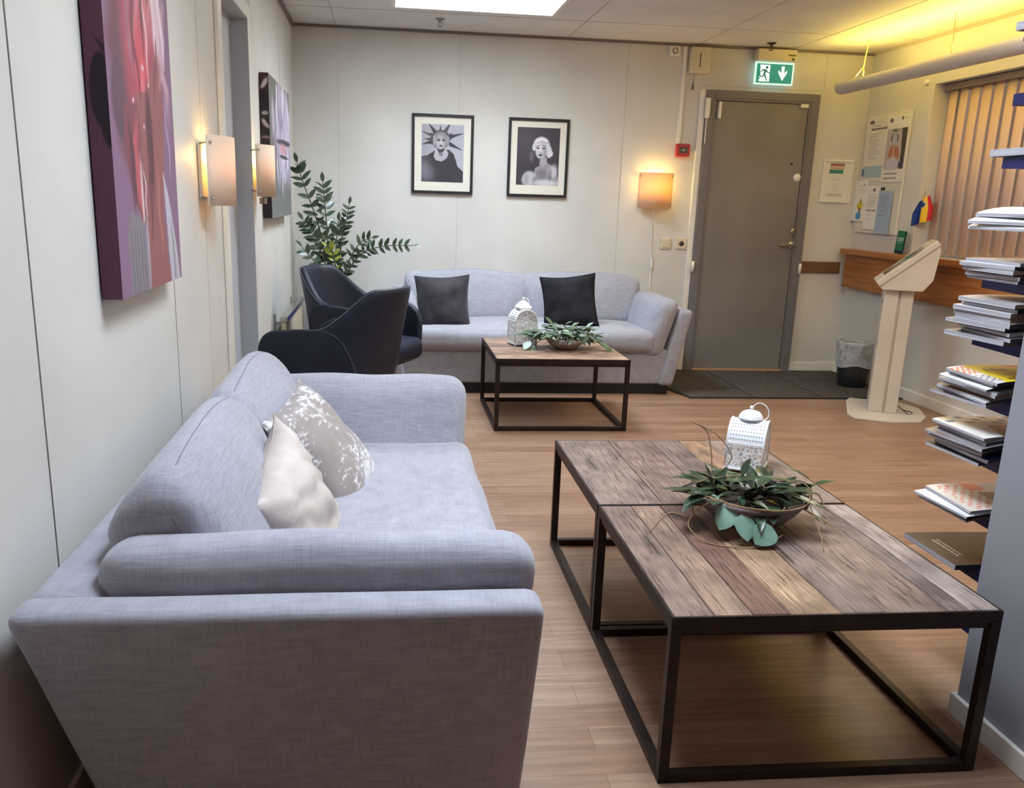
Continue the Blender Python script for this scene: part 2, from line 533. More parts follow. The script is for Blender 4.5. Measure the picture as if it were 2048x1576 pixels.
M_shade = lampshade('frosted_cream_shade', (244, 232, 212), (255, 206, 120), .22)
M_shade_lit = lampshade('lit_frosted_shade', (246, 232, 214), (255, 222, 150), .50)
M_bulb = mat('glowing_bulb', (255, 200, 90), .5, emit=(255, 196, 84), estr=8)
M_tubeglow = mat('yellow_lamp_slot', (255, 225, 120), .5, emit=(255, 222, 120), estr=3)
M_glass = mat('window_glass', (240, 245, 250), .02, spec=.5)
M_glass.node_tree.nodes['Principled BSDF'].inputs['Alpha'].default_value = .12
M_bag = mat('translucent_bin_bag', (206, 208, 214), .35, spec=.4)
_kb = NT(M_bag); _kb.b.inputs['Alpha'].default_value = .78
noisy(M_bag, (176, 178, 186), (226, 228, 234), 22, 4, bump=.9, bscale=38)

# ================================================================== STRUCTURE
W, D, H = ROOM_W, ROOM_D, ROOM_H
YB = -3.0           # wall behind the camera
T = .12

bm = bmesh.new(); box(bm, -T, W + 1.2, YB - T, D + T, -.1, 0)
struct(obj('floor', bm, M_floor))

# ceiling with two roof light openings
bm = bmesh.new()
xs = [-T, SKY_FAR[0], SKY_FAR[1], W + .6]
ys = [YB - T, SKY_NEAR[2], SKY_NEAR[3], SKY_FAR[2], SKY_FAR[3], D + T]
for i in range(3):
    for j in range(5):
        if i == 1 and j in (1, 3):
            continue
        box(bm, xs[i], xs[i + 1], ys[j], ys[j + 1], H, H + .05)
for x in (0.30, 1.94, 2.9, 3.62):
    box(bm, x - .002, x + .002, YB, D, H - .0015, H + .001, mi=1)
for y in (-.6, .6, 1.8, 4.2, 6.02):
    box(bm, 0, W, y - .002, y + .002, H - .0015, H + .001, mi=1)
M_ceilseam = mat('ceiling_joint', (170, 160, 150), .8)
struct(obj('ceiling', bm, [M_ceil, M_ceilseam]))

for n, (x0, x1, y0, y1) in ((1, SKY_FAR), (2, SKY_NEAR)):
    root = bpy.data.objects.new('window_%d' % (n + 1), None); COL.objects.link(root); struct(root)
    root.location = (x0, y0, H)
    a, b = x1 - x0, y1 - y0
    bm = bmesh.new(); t = .02; hh = .75
    g = .004; box(bm, -t, g, -t, b + t, -.006, hh); box(bm, a - g, a + t, -t, b + t, -.006, hh); box(bm, g, a - g, -t, g, -.006, hh); box(bm, g, a - g, b - g, b + t, -.006, hh)
    obj('shaft', bm, M_white, root)
    bm = bmesh.new(); f = .02
    box(bm, 0, f, 0, b, hh - .06, hh - .035); box(bm, a - f, a, 0, b, hh - .06, hh - .035); box(bm, f, a - f, 0, f, hh - .06, hh - .035); box(bm, f, a - f, b - f, b, hh - .06, hh - .035)
    obj('window_frame', bm, M_white, root)


def wall(name, bm, seams=True):
    return struct(obj(name, bm, [M_wall, M_seam, M_seam2]))


# left wall with the door recess (y 3.74..4.40, z..2.03)
DL0, DL1, DLH = 3.74, 4.42, 2.04
bm = bmesh.new()
box(bm, -T, 0, YB, DL0, 0, H); box(bm, -T, 0, DL1, D, 0, H); box(bm, -T, 0, DL0, DL1, DLH, H)
for y in (.5, 1.70, 2.80, 3.33, 4.60, 5.80):
    wd = .0022 if y == 1.70 else .0011
    box(bm, 0, .0012, y - wd, y + wd, .1, H - .02, mi=1 if y < 3 else 2)
wall('wall_left', bm)
bm = bmesh.new()
box(bm, -T, W + T, D, D + T, 0, H)
for x in (.312, 1.17, 2.39, 2.955, 3.90):
    box(bm, x - .0018, x + .0018, D - .0012, D, .08 if x < 2.9 else (2.1 if x < 3 else 2.13), H - .02, mi=2)
box(bm, 2.96, 3.90, D - .0012, D, 2.127, 2.131, mi=2)
wall('wall_back', bm)

# right wall with window recess
WY1, WY0, WZ0, WZ1 = 5.80, 3.3, .985, 2.10
bm = bmesh.new()
box(bm, W, W + T + .05, WY1, D, 0, H); box(bm, W, W + T + .05, 1.87, WY0, 0, H)
box(bm, W, W + T + .05, WY0, WY1, WZ1, H); box(bm, W, W + T + .05, WY0, WY1, 0, WZ0)
wall('wall_right', bm)
# partition beside the camera and the end wall behind the camera
M_part = noisy(mat('grey_partition_paint', (146, 147, 154), .6, spec=.3), (140, 141, 148), (152, 153, 160), 2, 3)
bm = bmesh.new(); box(bm, 2.125, 2.225, YB, 1.87, 0, H); box(bm, 2.225, W + .2, 1.77, 1.87, 0, H)
struct(obj('wall_partition', bm, M_part))
bm = bmesh.new(); box(bm, -T, 2.3, YB - T, YB, 0, H)
struct(obj('wall_front', bm, mat('low_bounce_end_wall', (96, 70, 52), .7)))  # unseen end wall, coloured dark to cut bounce onto the near sofa

# baseboards
bm = bmesh.new(); box(bm, 0, .012, YB, DL0 - .07, 0, .07, .003); box(bm, 0, .012, DL1 + .07, D, 0, .07, .003)
struct(obj('baseboard_left', bm, M_white))
bm = bmesh.new(); box(bm, .012, 2.985, D - .013, D, 0, .075, .003); box(bm, 3.87, W - .013, D - .013, D, 0, .075, .003)
struct(obj('baseboard_back', bm, M_white))
bm = bmesh.new(); box(bm, W - .013, W, 1.9, D, 0, .075, .003)
struct(obj('baseboard_right', bm, M_white))
bm = bmesh.new(); box(bm, 2.112, 2.125, YB, 1.87, 0, .06, .003); box(bm, 2.112, W, 1.87, 1.882, 0, .06, .003)
struct(obj('baseboard_partition', bm, M_white))
# cornice strips
bm = bmesh.new(); box(bm, 0, .018, YB, D, H - .022, H - .001)
struct(obj('trim_1', bm, M_trimgrey))
bm = bmesh.new(); box(bm, .018, W, D - .016, D, H - .018, H - .001)
struct(obj('trim_2', bm, M_trimgrey))
bm = bmesh.new(); box(bm, W - .012, W, 1.9, D - .016, H - .014, H - .001)
struct(obj('trim_3', bm, mat('cream_cornice', (196, 184, 160), .6)))
# narrow white cover strip left of the grey door
bm = bmesh.new(); box(bm, 2.945, 2.988, D - .022, D, 0, 2.1, .003)
struct(obj('trim_4', bm, M_white))

# made-up ceiling frames around the two added fill lights, out of view
for n_t, (x_, y_, a_, b_) in ((5, (1.05, -1.0, .9, .5)), (6, (3.2, 3.6, .9, 1.2))):
    bm = bmesh.new()
    box(bm, x_ - a_ / 2 - .03, x_ - a_ / 2 - .002, y_ - b_ / 2 - .03, y_ + b_ / 2 + .03, H - .07, H - .001); box(bm, x_ + a_ / 2 + .002, x_ + a_ / 2 + .03, y_ - b_ / 2 - .03, y_ + b_ / 2 + .03, H - .07, H - .001)
    box(bm, x_ - a_ / 2 - .002, x_ + a_ / 2 + .002, y_ - b_ / 2 - .03, y_ - b_ / 2 - .002, H - .07, H - .001); box(bm, x_ - a_ / 2 - .002, x_ + a_ / 2 + .002, y_ + b_ / 2 + .002, y_ + b_ / 2 + .03, H - .07, H - .001)
    struct(obj('trim_%d' % n_t, bm, M_white))

# window in right wall
root = bpy.data.objects.new('window_1', None); COL.objects.link(root); struct(root); root.location = (W + .13, WY0, WZ0)
wy, wz = WY1 - WY0, WZ1 - WZ0
bm = bmesh.new()
box(bm, 0, .04, 0, .05, 0, wz, .003); box(bm, 0, .04, wy - .05, wy, 0, wz, .003); box(bm, 0, .04, .05, wy - .05, 0, .05, .003); box(bm, 0, .04, .05, wy - .05, wz - .05, wz, .003); box(bm, 0, .04, wy / 2 - .03, wy / 2 + .03, .05, wz - .05, .003)
obj('window_frame', bm, M_white, root)
bm = bmesh.new(); box(bm, .015, .02, .05, wy - .05, .05, wz - .05)
obj('pane', bm, M_glass, root)

bm = bmesh.new(); box(bm, W + 1.0, W + 1.1, 1.5, D + 2, 0, 3.0)
struct(obj('wall_outside', bm, mat('brown_outside_wall', (150, 112, 88), .8)))

# grey exit door
root = bpy.data.objects.new('door_1', None); COL.objects.link(root); struct(root); root.location = (2.989, D, 0)
dw, dh = .877, 2.10
bm = bmesh.new()
box(bm, 0, .062, -.035, 0, 0, dh, .004); box(bm, dw - .062, dw, -.035, 0, 0, dh, .004); box(bm, .062, dw - .062, -.035, 0, dh - .055, dh, .004)
box(bm, .062, .078, -.028, 0, 0, dh - .055); box(bm, dw - .078, dw - .062, -.028, 0, 0, dh - .055); box(bm, .078, dw - .078, -.028, 0, dh - .07, dh - .055)
obj('door_frame', bm, M_framegrey, root)
bm = bmesh.new(); box(bm, .08, dw - .08, -.018, 0, .022, dh - .074, .002)
obj('door_leaf', bm, M_doorgrey, root)
bm = bmesh.new(); box(bm, .062, dw - .062, -.05, 0, 0, .022, .004)
obj('threshold', bm, M_oakstrip, root)
bm = bmesh.new(); lathe(bm, [(.0, .0), (.026, .0), (.026, .008), (.012, .012), (.010, .045), (0, .045)], 24)
placed(bm, Matrix.Translation((.785, -.018, 1.0)) @ Matrix.Rotation(PI / 2, 4, 'X'))
tube(bm, [(.785, -.055, 1.0), (.76, -.062, 1.0), (.675, -.060, .996)], .009, 10)
obj('door_handle', bm, M_chrome, root, True)
bm = bmesh.new(); lathe(bm, [(0, 0), (.024, 0), (.024, .012), (.014, .02), (0, .02)], 24)
placed(bm, Matrix.Translation((.785, -.018, 1.10)) @ Matrix.Rotation(PI / 2, 4, 'X'))
obj('door_lock', bm, M_chrome, root, True)
bm = bmesh.new(); lathe(bm, [(0, 0), (.03, 0), (.03, .004), (0, .004)], 24)
placed(bm, Matrix.Translation((.770, -.018, 1.50)) @ Matrix.Rotation(PI / 2, 4, 'X'))
obj('round_sticker', bm, M_paper, root)
bm = bmesh.new(); lathe(bm, [(0, 0), (.008, 0), (.008, .004), (0, .004)], 16)
placed(bm, Matrix.Translation((.715, -.018, 1.60)) @ Matrix.Rotation(PI / 2, 4, 'X'))
obj('peephole', bm, M_black, root)
bm = bmesh.new(); box(bm, .73, .79, -.04, -.018, 2.0, 2.028, .004)
obj('door_sensor', bm, M_white, root)
bm = bmesh.new(); box(bm, -.008, .024, -.062, -.035, 1.90, 2.04, .004); box(bm, .095, .118, -.05, -.018, 1.90, 2.02, .006); box(bm, .008, .014, -.042, -.035, 1.72, 1.90)
obj('alarm_contact', bm, M_white, root)
for x in (.002, .865):
    bm = bmesh.new(); tube(bm, [(x, -.045, .78), (x, -.045, .86)], .012, 10)
    obj('hinge', bm, M_white, root)

# left door (pale grey leaf set back in a white frame)
root = bpy.data.objects.new('door_2', None); COL.objects.link(root); struct(root); root.location = (0, DL0, 0)
lw = DL1 - DL0
bm = bmesh.new(); box(bm, -.10, -.06, .006, lw - .006, 0, DLH - .006)
obj('door_leaf', bm, M_doorleft, root)
bm = bmesh.new(); bm.free(); bm = bmesh.new(); box(bm, -.115, .018, .0005, .006, 0, DLH - .0005); box(bm, -.115, .018, lw - .006, lw - .0005, 0, DLH - .0005); box(bm, -.115, .018, .006, lw - .006, DLH - .006, DLH - .0005)
obj('jamb_lining', bm, M_doorleft, root)
bm = bmesh.new(); box(bm, .0005, .018, -.07, .0, 0, DLH + .06, .003); box(bm, .0005, .018, lw, lw + .07, 0, DLH + .06, .003); box(bm, .0005, .018, 0, lw, DLH, DLH + .06, .003)
obj('door_frame', bm, M_white, root)

# ================================================================== SOFAS
def sofa_matrix(origin, u, v):
    return Matrix(((u[0], v[0], 0, origin[0]), (u[1], v[1], 0, origin[1]), (0, 0, 1, 0), (0, 0, 0, 1)))


def seam_tube(bm, pts, r=.0016):
    tube(bm, pts, r, 5)


def make_sofa(label, M, L, seed, group=None):
    root = thing('sofa', label, 'sofa'); root.matrix_world = M
    DP = .92
    # frame: seat box
    bm = bmesh.new()
    b = rbox((L - .30, DP - .16, .24), .018, 14); placed(b, Matrix.Translation((L / 2, (DP + .02) / 2 + .02, .19))); merge(bm, b)
    obj('seat_base', bm, M_linen, root, 'all')
    # leaning back frame
    b = rbox((L - .16, .13, .51), .03, 18, wr=.003, seed=seed, fn=lambda q: (q.x * (1 + (q.z - .26) * .12), q.y - q.z * .24, q.z))
    placed(b, Matrix.Translation((L / 2, .130, .325)))
    o = obj('back_frame', b, M_linen, root, 'all')
    # arms: slabs leaning outwards
    for s in (0, 1):
        sg = -1 if s == 0 else 1
        def fn(q, sg=sg):
            hh_ = (DP - .018) / 2; t_ = (q.y + hh_) / (2 * hh_)
            return (q.x + sg * q.z * .20, q.y + (.26 - q.z) * (.24 * (1 - t_) - .03 * t_), q.z)
        b = rbox((.10, DP - .018, .525), .028, 16, wr=.002, seed=seed + s, fn=fn)
        cx = .105 if s == 0 else L - .105
        placed(b, Matrix.Translation((cx, (DP - .018) / 2 + .001, .322)))
        arm = obj('armrest', b, M_linen, root, 'all')
    # arm cushions
    for s in (0, 1):
        sg = -1 if s == 0 else 1
        def fn(q, sg=sg, s=s):
            w = noise.noise(Vector((q.y * 7, q.z * 3 + 3, seed + s)))
            rip = .006 * math.sin(q.z * 70 + 9 * w) * max(0, q.y - .20) * 5 * max(0, (q.x * -sg) * 10)
            return (q.x + sg * q.z * .26 - sg * .012 * math.cos(q.y * 3) + rip * -sg, q.y + q.z * .06 - (.03 if q.y > 0 else 0) * max(0, q.z), q.z + .004 * w)
        b = rbox((.155, DP - .125, .40), .062, 22, bulge=(.014, .006, .006), wr=.005, wscale=5, seed=seed + 3 + s, fn=fn)
        cx = .213 if s == 0 else L - .213
        placed(b, Matrix.Translation((cx, .105 + (DP - .125) / 2, .452)))
        c = obj('arm_cushion', b, M_linen, root, 'all')
    # seat cushion
    b = rbox((L - .50, DP - .155, .15), .05, 26, bulge=(.004, .012, .022), wr=.007, wscale=4.5, seed=seed + 9)
    placed(b, Matrix.Translation((L / 2, .150 + (DP - .155) / 2, .365)))
    c = obj('seat_cushion', b, M_linen, root, 'all')
    # back cushions
    w = (L - .52) / 2
    for i in (0, 1):
        cx = .26 + w / 2 + i * w
        sd = -1 if i == 0 else 1
        def fn(q, i=i, sd=sd):
            t = (q.z + .18) / .36
            th = 1.08 - .30 * max(0, t) ** 1.5
            wdn = 1 + .03 * t + (.10 * max(0, t) if q.x * sd > 0 else 0)
            dz_ = -.10 * max(0, t) ** 2 * max(0, (-q.y - .0) / .118) ** 1.3 - .03 * max(0, t) ** 2 * max(0, q.y / .118) ** 2
            q = Vector((q.x, q.y, q.z + dz_))
            return (q.x * wdn, q.y * th - t * .075 + .02 + .02 * math.cos(q.x * 4), q.z - .012 * (abs(q.x) / (w / 2)) ** 3 * max(0, t))
        b = rbox((w * 1.02, .235, .355), .056, 20, bulge=(.010, .028, .016), wr=.009, wscale=4.2, seed=seed + 12 + i, fn=fn)
        placed(b, Matrix.Translation((cx, .235, .582)))
        tree = BVHTree.FromBMesh(b)
        c = obj('back_cushion', b, M_linen, root, 'all')
        bm = bmesh.new(); pts = []
        ys_ = .218
        for zq in np.linspace(.50, .70, 7):
            hit = tree.ray_cast(Vector((cx - w, ys_ + (.70 - zq) * .5, zq)), Vector((1, 0, 0)))[0]
            if hit:
                pts.append(hit)
        for xq in np.linspace(-.44, .44, 26):
            hit = tree.ray_cast(Vector((cx + xq * w, ys_ + .012 * abs(xq), 1.2)), Vector((0, 0, -1)))[0]
            if hit:
                pts.append(hit)
        for zq in np.linspace(.70, .50, 7):
            hit = tree.ray_cast(Vector((cx + w, ys_ + (.70 - zq) * .5, zq)), Vector((-1, 0, 0)))[0]
            if hit:
                pts.append(hit)
        seam_tube(bm, pts, .0014)
        obj('seam', bm, M_seamline, c)
    # plinth
    bm = bmesh.new(); box(bm, .16, L - .16, .12, DP - .06, 0, .07)
    box(bm, .135, .22, DP - .14, DP - .05, 0, .07, .004); box(bm, L - .22, L - .135, DP - .14, DP - .05, 0, .07, .004)
    obj('plinth', bm, M_plinth, root)
    return root


make_sofa('light grey linen two-seat sofa along the left wall with two beige cushions on it', sofa_matrix((.025, 3.22), (0, -1), (1, 0)), 1.862, 1)
make_sofa('long grey linen sofa under the two framed photographs by the far wall', sofa_matrix((2.72, 6.60), (-1, 0), (0, -1)), 2.14, 21)

# throw pillows ----------------------------------------------------
def pillow_bm(size, thick, seed, n=26, crease=.0, pinch=.10):
    bm = bmesh.new(); g = {}
    for s in (1, -1):
        for i in range(n + 1):
            for j in range(n + 1):
                x = -1 + 2 * i / n; y = -1 + 2 * j / n
                edge = i in (0, n) or j in (0, n)
                if s < 0 and edge:
                    g[s, i, j] = g[1, i, j]; continue
                t = (max(0, 1 - x ** 4) * max(0, 1 - y ** 4)) ** .62 * (1 - .25 * (x * x + y * y) / 2)
                px = x * (1 - pinch * (1 - y * y) * abs(x) ** 2); py = y * (1 - pinch * (1 - x * x) * abs(y) ** 2)
                w = noise.noise(Vector((x * 2.2 + seed, y * 2.2, s * 2))) * .10 + noise.noise(Vector((x * 5 + seed, y * 5, s))) * .05
                z = s * thick / 2 * t * (1 + w)
                if crease:
                    z += s * crease * math.sin(x * 9 + y * 16 + 5 * noise.noise(Vector((x * 2, y * 2, seed)))) * t
                z += .012 * noise.noise(Vector((x * 1.7, y * 1.7, seed + 5)))
                g[s, i, j] = bm.verts.new((px * size[0] / 2, py * size[1] / 2, z))
    for s in (1, -1):
        for i in range(n):
            for j in range(n):
                q = [g[s, i, j], g[s, i + 1, j], g[s, i + 1, j + 1], g[s, i, j + 1]]
                if s < 0:
                    q.reverse()
                f = bm.faces.new(q); f.smooth = True
    rim = [(-size[0] / 2 + 0, 0)]
    return bm


def pillow(label, c, xa, n_, size, thick, m, seed, crease=0.0, group=None, piping=None):
    root = thing('throw_pillow', label, 'cushion', group=group)
    xa = Vector(xa).normalized(); n_ = Vector(n_); n_ = (n_ - xa * n_.dot(xa)).normalized(); ya = n_.cross(xa)
    root.matrix_world = Matrix(((xa.x, ya.x, n_.x, c[0]), (xa.y, ya.y, n_.y, c[1]), (xa.z, ya.z, n_.z, c[2]), (0, 0, 0, 1)))
    bm = pillow_bm(size, thick, seed, crease=crease)
    obj('pillow_cover', bm, m, root, 'all')
    bm = bmesh.new(); pts = []
    n = 26
    ring = [(-1 + 2 * i / n, -1) for i in range(n)] + [(1, -1 + 2 * i / n) for i in range(n)] + [(1 - 2 * i / n, 1) for i in range(n)] + [(-1, 1 - 2 * i / n) for i in range(n + 1)]
    for x, y in ring:
        px = x * (1 - .10 * (1 - y * y) * abs(x) ** 2); py = y * (1 - .10 * (1 - x * x) * abs(y) ** 2)
        pts.append((px * size[0] / 2, py * size[1] / 2, .012 * noise.noise(Vector((x * 1.7, y * 1.7, seed + 5)))))
    tube(bm, pts, .0028, 6, cap=False)
    obj('edge_seam', bm, piping or m, root)
    return root


M_pilA = mat('taupe_velvet_with_silver_flecks', (150, 140, 136), .55)
kp = NT(M_pilA)
_tc = kp.add('ShaderNodeTexCoord'); _n = kp.add('ShaderNodeTexNoise'); _n.inputs['Scale'].default_value = 26; _n.inputs['Detail'].default_value = 8; _n.inputs['Roughness'].default_value = .75
_mp = kp.add('ShaderNodeMapping'); _mp.inputs['Scale'].default_value = (1, 1.8, 1); kp.link(_tc.outputs['Object'], _mp.inputs[0]); kp.link(_mp.outputs[0], _n.inputs[0])
_n2 = kp.add('ShaderNodeTexNoise'); _n2.inputs['Scale'].default_value = 4.5; _n2.inputs['Detail'].default_value = 2; kp.link(_tc.outputs['Object'], _n2.inputs[0])
_ad = kp.add('ShaderNodeMath', _operation='MULTIPLY_ADD'); _ad.inputs[1].default_value = .55; kp.link(_n2.outputs['Fac'], _ad.inputs[0]); kp.link(_n.outputs['Fac'], _ad.inputs[2])
_cr = kp.add('ShaderNodeValToRGB'); _cr.color_ramp.elements[0].position = .80; _cr.color_ramp.elements[1].position = .86
_cr.color_ramp.elements[0].color = (*lin((142, 132, 129)), 1); _cr.color_ramp.elements[1].color = (*lin((216, 214, 218)), 1)
kp.link(_ad.outputs[0], _cr.inputs[0]); kp.link(_cr.outputs[0], kp.b.inputs['Base Color']); kp.b.inputs['Sheen Weight'].default_value = .4
M_pilB = noisy(mat('cream_crushed_velvet', (190, 179, 174), .6), (172, 160, 155), (204, 194, 189), 9, 4, bump=.15, bscale=40)
M_pipe = mat('taupe_piping', (168, 154, 146), .7)

pillow('taupe velvet throw pillow flecked with silver, behind the cream pillow on the near sofa',
       (.472, 2.46, .548), (.183, .974, .13), (.76, -.224, .61), (.37, .38), .13, M_pilA, 3)
pillow('cream crushed velvet throw pillow standing on the near sofa beside its near arm',
       (.440, 2.03, .495), (.013, .965, .263), (.92, -.14, .35), (.40, .40), .15, M_pilB, 8, crease=.006, piping=M_pipe)
pillow('charcoal velvet throw pillow at the left end of the far sofa by the black armchairs',
       (1.03, 5.93, .585), (.985, -.12, .06), (-.1, -.93, .33), (.375, .375), .12, M_velvet_dk, 11)
pillow('black velvet throw pillow in the middle of the far sofa behind the bowl plant',
       (1.905, 5.93, .60), (.975, -.15, .11), (-.12, -.93, .33), (.385, .385), .12,
       noisy(mat('black_velvet', (24, 23, 29), .8, spec=.2), (17, 16, 21), (38, 36, 44), 9, 5, bump=.2, bscale=22), 17)

# ================================================================== ARMCHAIRS
def make_armchair(label, loc, rotz, group):
    root = thing('armchair', label, 'armchair', loc, rotz, group)
    def sm(a, b, x):
        t = max(0, min(1, (x - a) / (b - a))); return t * t * (3 - 2 * t)
    def plan(t, off=0.0):
        s = 1 if t >= 0 else -1; a = abs(t)
        if a < .55:
            th = a / .55 * PI / 2
            c_, s_ = math.cos(th) ** .8, math.sin(th) ** .8
            return (-.02 - (.26 - off) * c_, s * (.285 - off) * s_)
        q = (a - .55) / .45
        return (-.02 + .275 * q, s * (.285 - off - .035 * q * q))
    def top(t):
        a = abs(t)
        return .865 - .01 * a - .185 * sm(.20, .50, a) ** .85 - .02 * sm(.5, .9, a) - (.12 * (1 - math.sqrt(max(0, 1 - sm2(a) ** 2))))
    def sm2(a):
        return max(0, min(1, (a - .80) / .20))
    def bot(t):
        a = abs(t)
        return .30 + .05 * sm(.5, .9, a) + .10 * (1 - math.sqrt(max(0, 1 - sm2(a) ** 2)))
    N, K = 56, 12
    def P(t, w, off):
        z = bot(t) + (top(t) - bot(t)) * w
        x, y = plan(t, off)
        lean = (z - .40)
        backw = max(0, math.cos(min(1, abs(t) / .55) * PI / 2))
        if lean > 0:
            x -= lean * .24 * backw; y *= 1 + lean * (.22 - .42 * backw * (1 if z > .6 else .5))
        else:
            x *= 1 + lean * 1.6; y *= 1 + lean * 1.6
        return Vector((x, y, z))
    bm = bmesh.new(); G = {}
    for i in range(N + 1):
        t = -1 + 2 * i / N
        for kk in range(K + 1):
            w = kk / K
            G[0, i, kk] = bm.verts.new(P(t, w, 0)); G[1, i, kk] = bm.verts.new(P(t, w, .042 + .02 * (1 - w)))
    for i in range(N):
        for kk in range(K):
            for s in (0, 1):
                q = [G[s, i, kk], G[s, i + 1, kk], G[s, i + 1, kk + 1], G[s, i, kk + 1]]
                if s:
                    q.reverse()
                bm.faces.new(q)
        bm.faces.new([G[0, i, K], G[0, i + 1, K], G[1, i + 1, K], G[1, i, K]])
        bm.faces.new([G[0, i, 0], G[1, i, 0], G[1, i + 1, 0], G[0, i + 1, 0]])
    for i in (0, N):
        for kk in range(K):
            q = [G[0, i, kk], G[0, i, kk + 1], G[1, i, kk + 1], G[1, i, kk]]
            bm.faces.new(q if i == 0 else q[::-1])
    o = obj('shell', bm, M_leather, root, 'all')
    md = o.modifiers.new('soft', 'SUBSURF'); md.levels = 1; md.render_levels = 1
    # stitched seams
    def onshell(t, z, off=-.0035):
        w = (z - bot(t)) / (top(t) - bot(t)); return P(t, w, off)
    for s in (-1, 1):
        for dd in (0, .012):
            bm = bmesh.new(); pts = []
            for i in range(25):
                q = i / 24
                t = s * (.47 - .36 * q ** .8 - dd); z = .675 - dd * .8 - (.31) * sm(0, 1, q)
                pts.append(onshell(t, z))
            tube(bm, pts, .0013, 5); obj('stitching', bm, M_stitch, o)
        bm = bmesh.new(); pts = []
        for i in range(13):
            t = s * (.21 + .27 * i / 12); pts.append(P(t, .988, -.001))
        tube(bm, pts, .0022, 5); obj('stitching', bm, M_stitch, o)
    b = rbox((.47, .46, .13), .05, 14, bulge=(0, 0, .015)); placed(b, Matrix.Translation((.045, 0, .395)))
    obj('seat', b, M_leather, root, 'all')
    bm = bmesh.new(); lathe(bm, [(.0, .27), (.10, .275), (.14, .33), (.0, .33)], 24)
    lathe(bm, [(0, .03), (.022, .03), (.022, .28), (0, .28)], 16)
    obj('column', bm, M_chrome, root, True)
    for a in range(4):
        bm = bmesh.new(); ca, sa = math.cos(a * PI / 2 + PI / 4), math.sin(a * PI / 2 + PI / 4)
        tube(bm, [(0, 0, .045), (ca * .15, sa * .15, .032), (ca * .27, sa * .27, .013)], .014, 8, r2=.011)
        obj('leg', bm, M_chrome, root, True)
    return root


make_armchair('black leather tub armchair nearest the camera, its back to the camera, facing the wall', (.392, 4.26, 0), PI - .52, 'black tub armchairs')
make_armchair('black leather tub armchair turned towards the far sofa, beside the tall potted plant', (.53, 5.14, 0), -.48, 'black tub armchairs')

# ================================================================== COFFEE TABLES
def plank_top(w, d, fr, cols, axis, th=.018, gap=.0016):
    """one mesh of planks with tone per plank"""
    bm = bmesh.new(); lay = bm.loops.layers.float_color.new('pigment'); lay2 = bm.loops.layers.float_color.new('offset')
    for i in range(len(fr) - 1):
        n0 = len(bm.faces)
        if axis == 'Y':
            x0, x1, y0, y1 = fr[i] * w + gap / 2, fr[i + 1] * w - gap / 2, 0, d
        else:
            x0, x1, y0, y1 = 0, w, fr[i] * d + gap / 2, fr[i + 1] * d - gap / 2
        zt = th + ((i * 37) % 5) * .0003
        before = set(bm.faces)
        box(bm, x0, x1, y0, y1, 0, zt, .0012, seg=1)
        for f in bm.faces:
            if f not in before:
                for l in f.loops:
                    l[lay] = (*lin(cols[i % len(cols)]), 1); l[lay2] = (i * 1.37 % 3, i * 2.11 % 3, i * .7, 1)
    return bm


def make_table(label, loc, rotz, w, d, h, fr, cols, axis, woodmat, t=.024, group=None):
    root = thing('coffee_table', label, 'table', loc, rotz, group)
    bm = plank_top(w - .012, d - .012, fr, cols, axis); placed(bm, Matrix.Translation((.006, .006, h - .019)))
    me = bpy.data.meshes.new('tabletop'); bm.to_mesh(me); bm.free(); link('tabletop', me, woodmat, root)
    for x in (0, w - t):
        for y in (0, d - t):
            bm = bmesh.new(); box(bm, x, x + t, y, y + t, 0, h - .022, .001, seg=1)
            obj('leg', bm, M_steel_dk, root)
    def rail(x0, x1, y0, y1, z0, z1, nm):
        bm = bmesh.new(); box(bm, x0, x1, y0, y1, z0, z1, .001, seg=1); obj(nm, bm, M_steel_dk, root)
    for z0, z1, nm in ((0.0, t, 'bottom_rail'), (h - .022 - t * .3, h - .001, 'top_rail')):
        e = t if nm == 'bottom_rail' else 0
        if nm == 'bottom_rail':
            rail(t, w - t, 0, t, z0, z1, nm); rail(t, w - t, d - t, d, z0, z1, nm); rail(0, t, t, d - t, z0, z1, nm); rail(w - t, w, t, d - t, z0, z1, nm)
        else:
            q = .0055
            rail(0, w, 0, q, z0, z1, nm); rail(0, w, d - q, d, z0, z1, nm); rail(0, q, q, d - q, z0, z1, nm); rail(w - q, w, q, d - q, z0, z1, nm)
            bm = bmesh.new(); box(bm, q, w - q, q, t, h - .044, h - .0205); box(bm, q, w - q, d - t, d - q, h - .044, h - .0205); box(bm, q, t, t, d - t, h - .044, h - .0205); box(bm, w - t, w - q, t, d - t, h - .044, h - .0205)
            obj('apron', bm, M_steel_dk, root)
    return root


M_woodY = grain_wood('reclaimed_planks_lengthwise', 'Y', .5)
M_woodX = grain_wood('reclaimed_planks_crosswise', 'X', .42)
TH = .4117
make_table('nearest rustic plank coffee table on a dark steel cube frame, with a pale tan plank', (1.2593, 1.6487, 0), -.0092, .762, .706, TH,
           [0, .12, .235, .35, .505, .64, .84, .905, 1],
           [(134, 114, 104), (146, 122, 106), (118, 88, 76), (164, 136, 110), (128, 112, 104), (140, 120, 108), (122, 108, 102), (166, 152, 146)], 'Y', M_woodY)
make_table('rustic plank coffee table behind the nearest one, under the round-topped lantern', (1.266, 2.3625, 0), -.0092, .762, .706, TH,
           [0, .255, .47, .615, .75, 1],
           [(138, 122, 112), (132, 112, 102), (120, 104, 98), (164, 132, 108), (152, 134, 124)], 'Y', M_woodY)
make_table('rustic plank coffee table standing in front of the far sofa', (1.2577, 4.7377, 0), 0, .766, .766, .4164,
           [0, .16, .33, .5, .66, .84, 1],
           [(176, 148, 128), (150, 122, 104), (172, 144, 124), (140, 114, 98), (166, 138, 118), (156, 130, 112)], 'X', M_woodX)

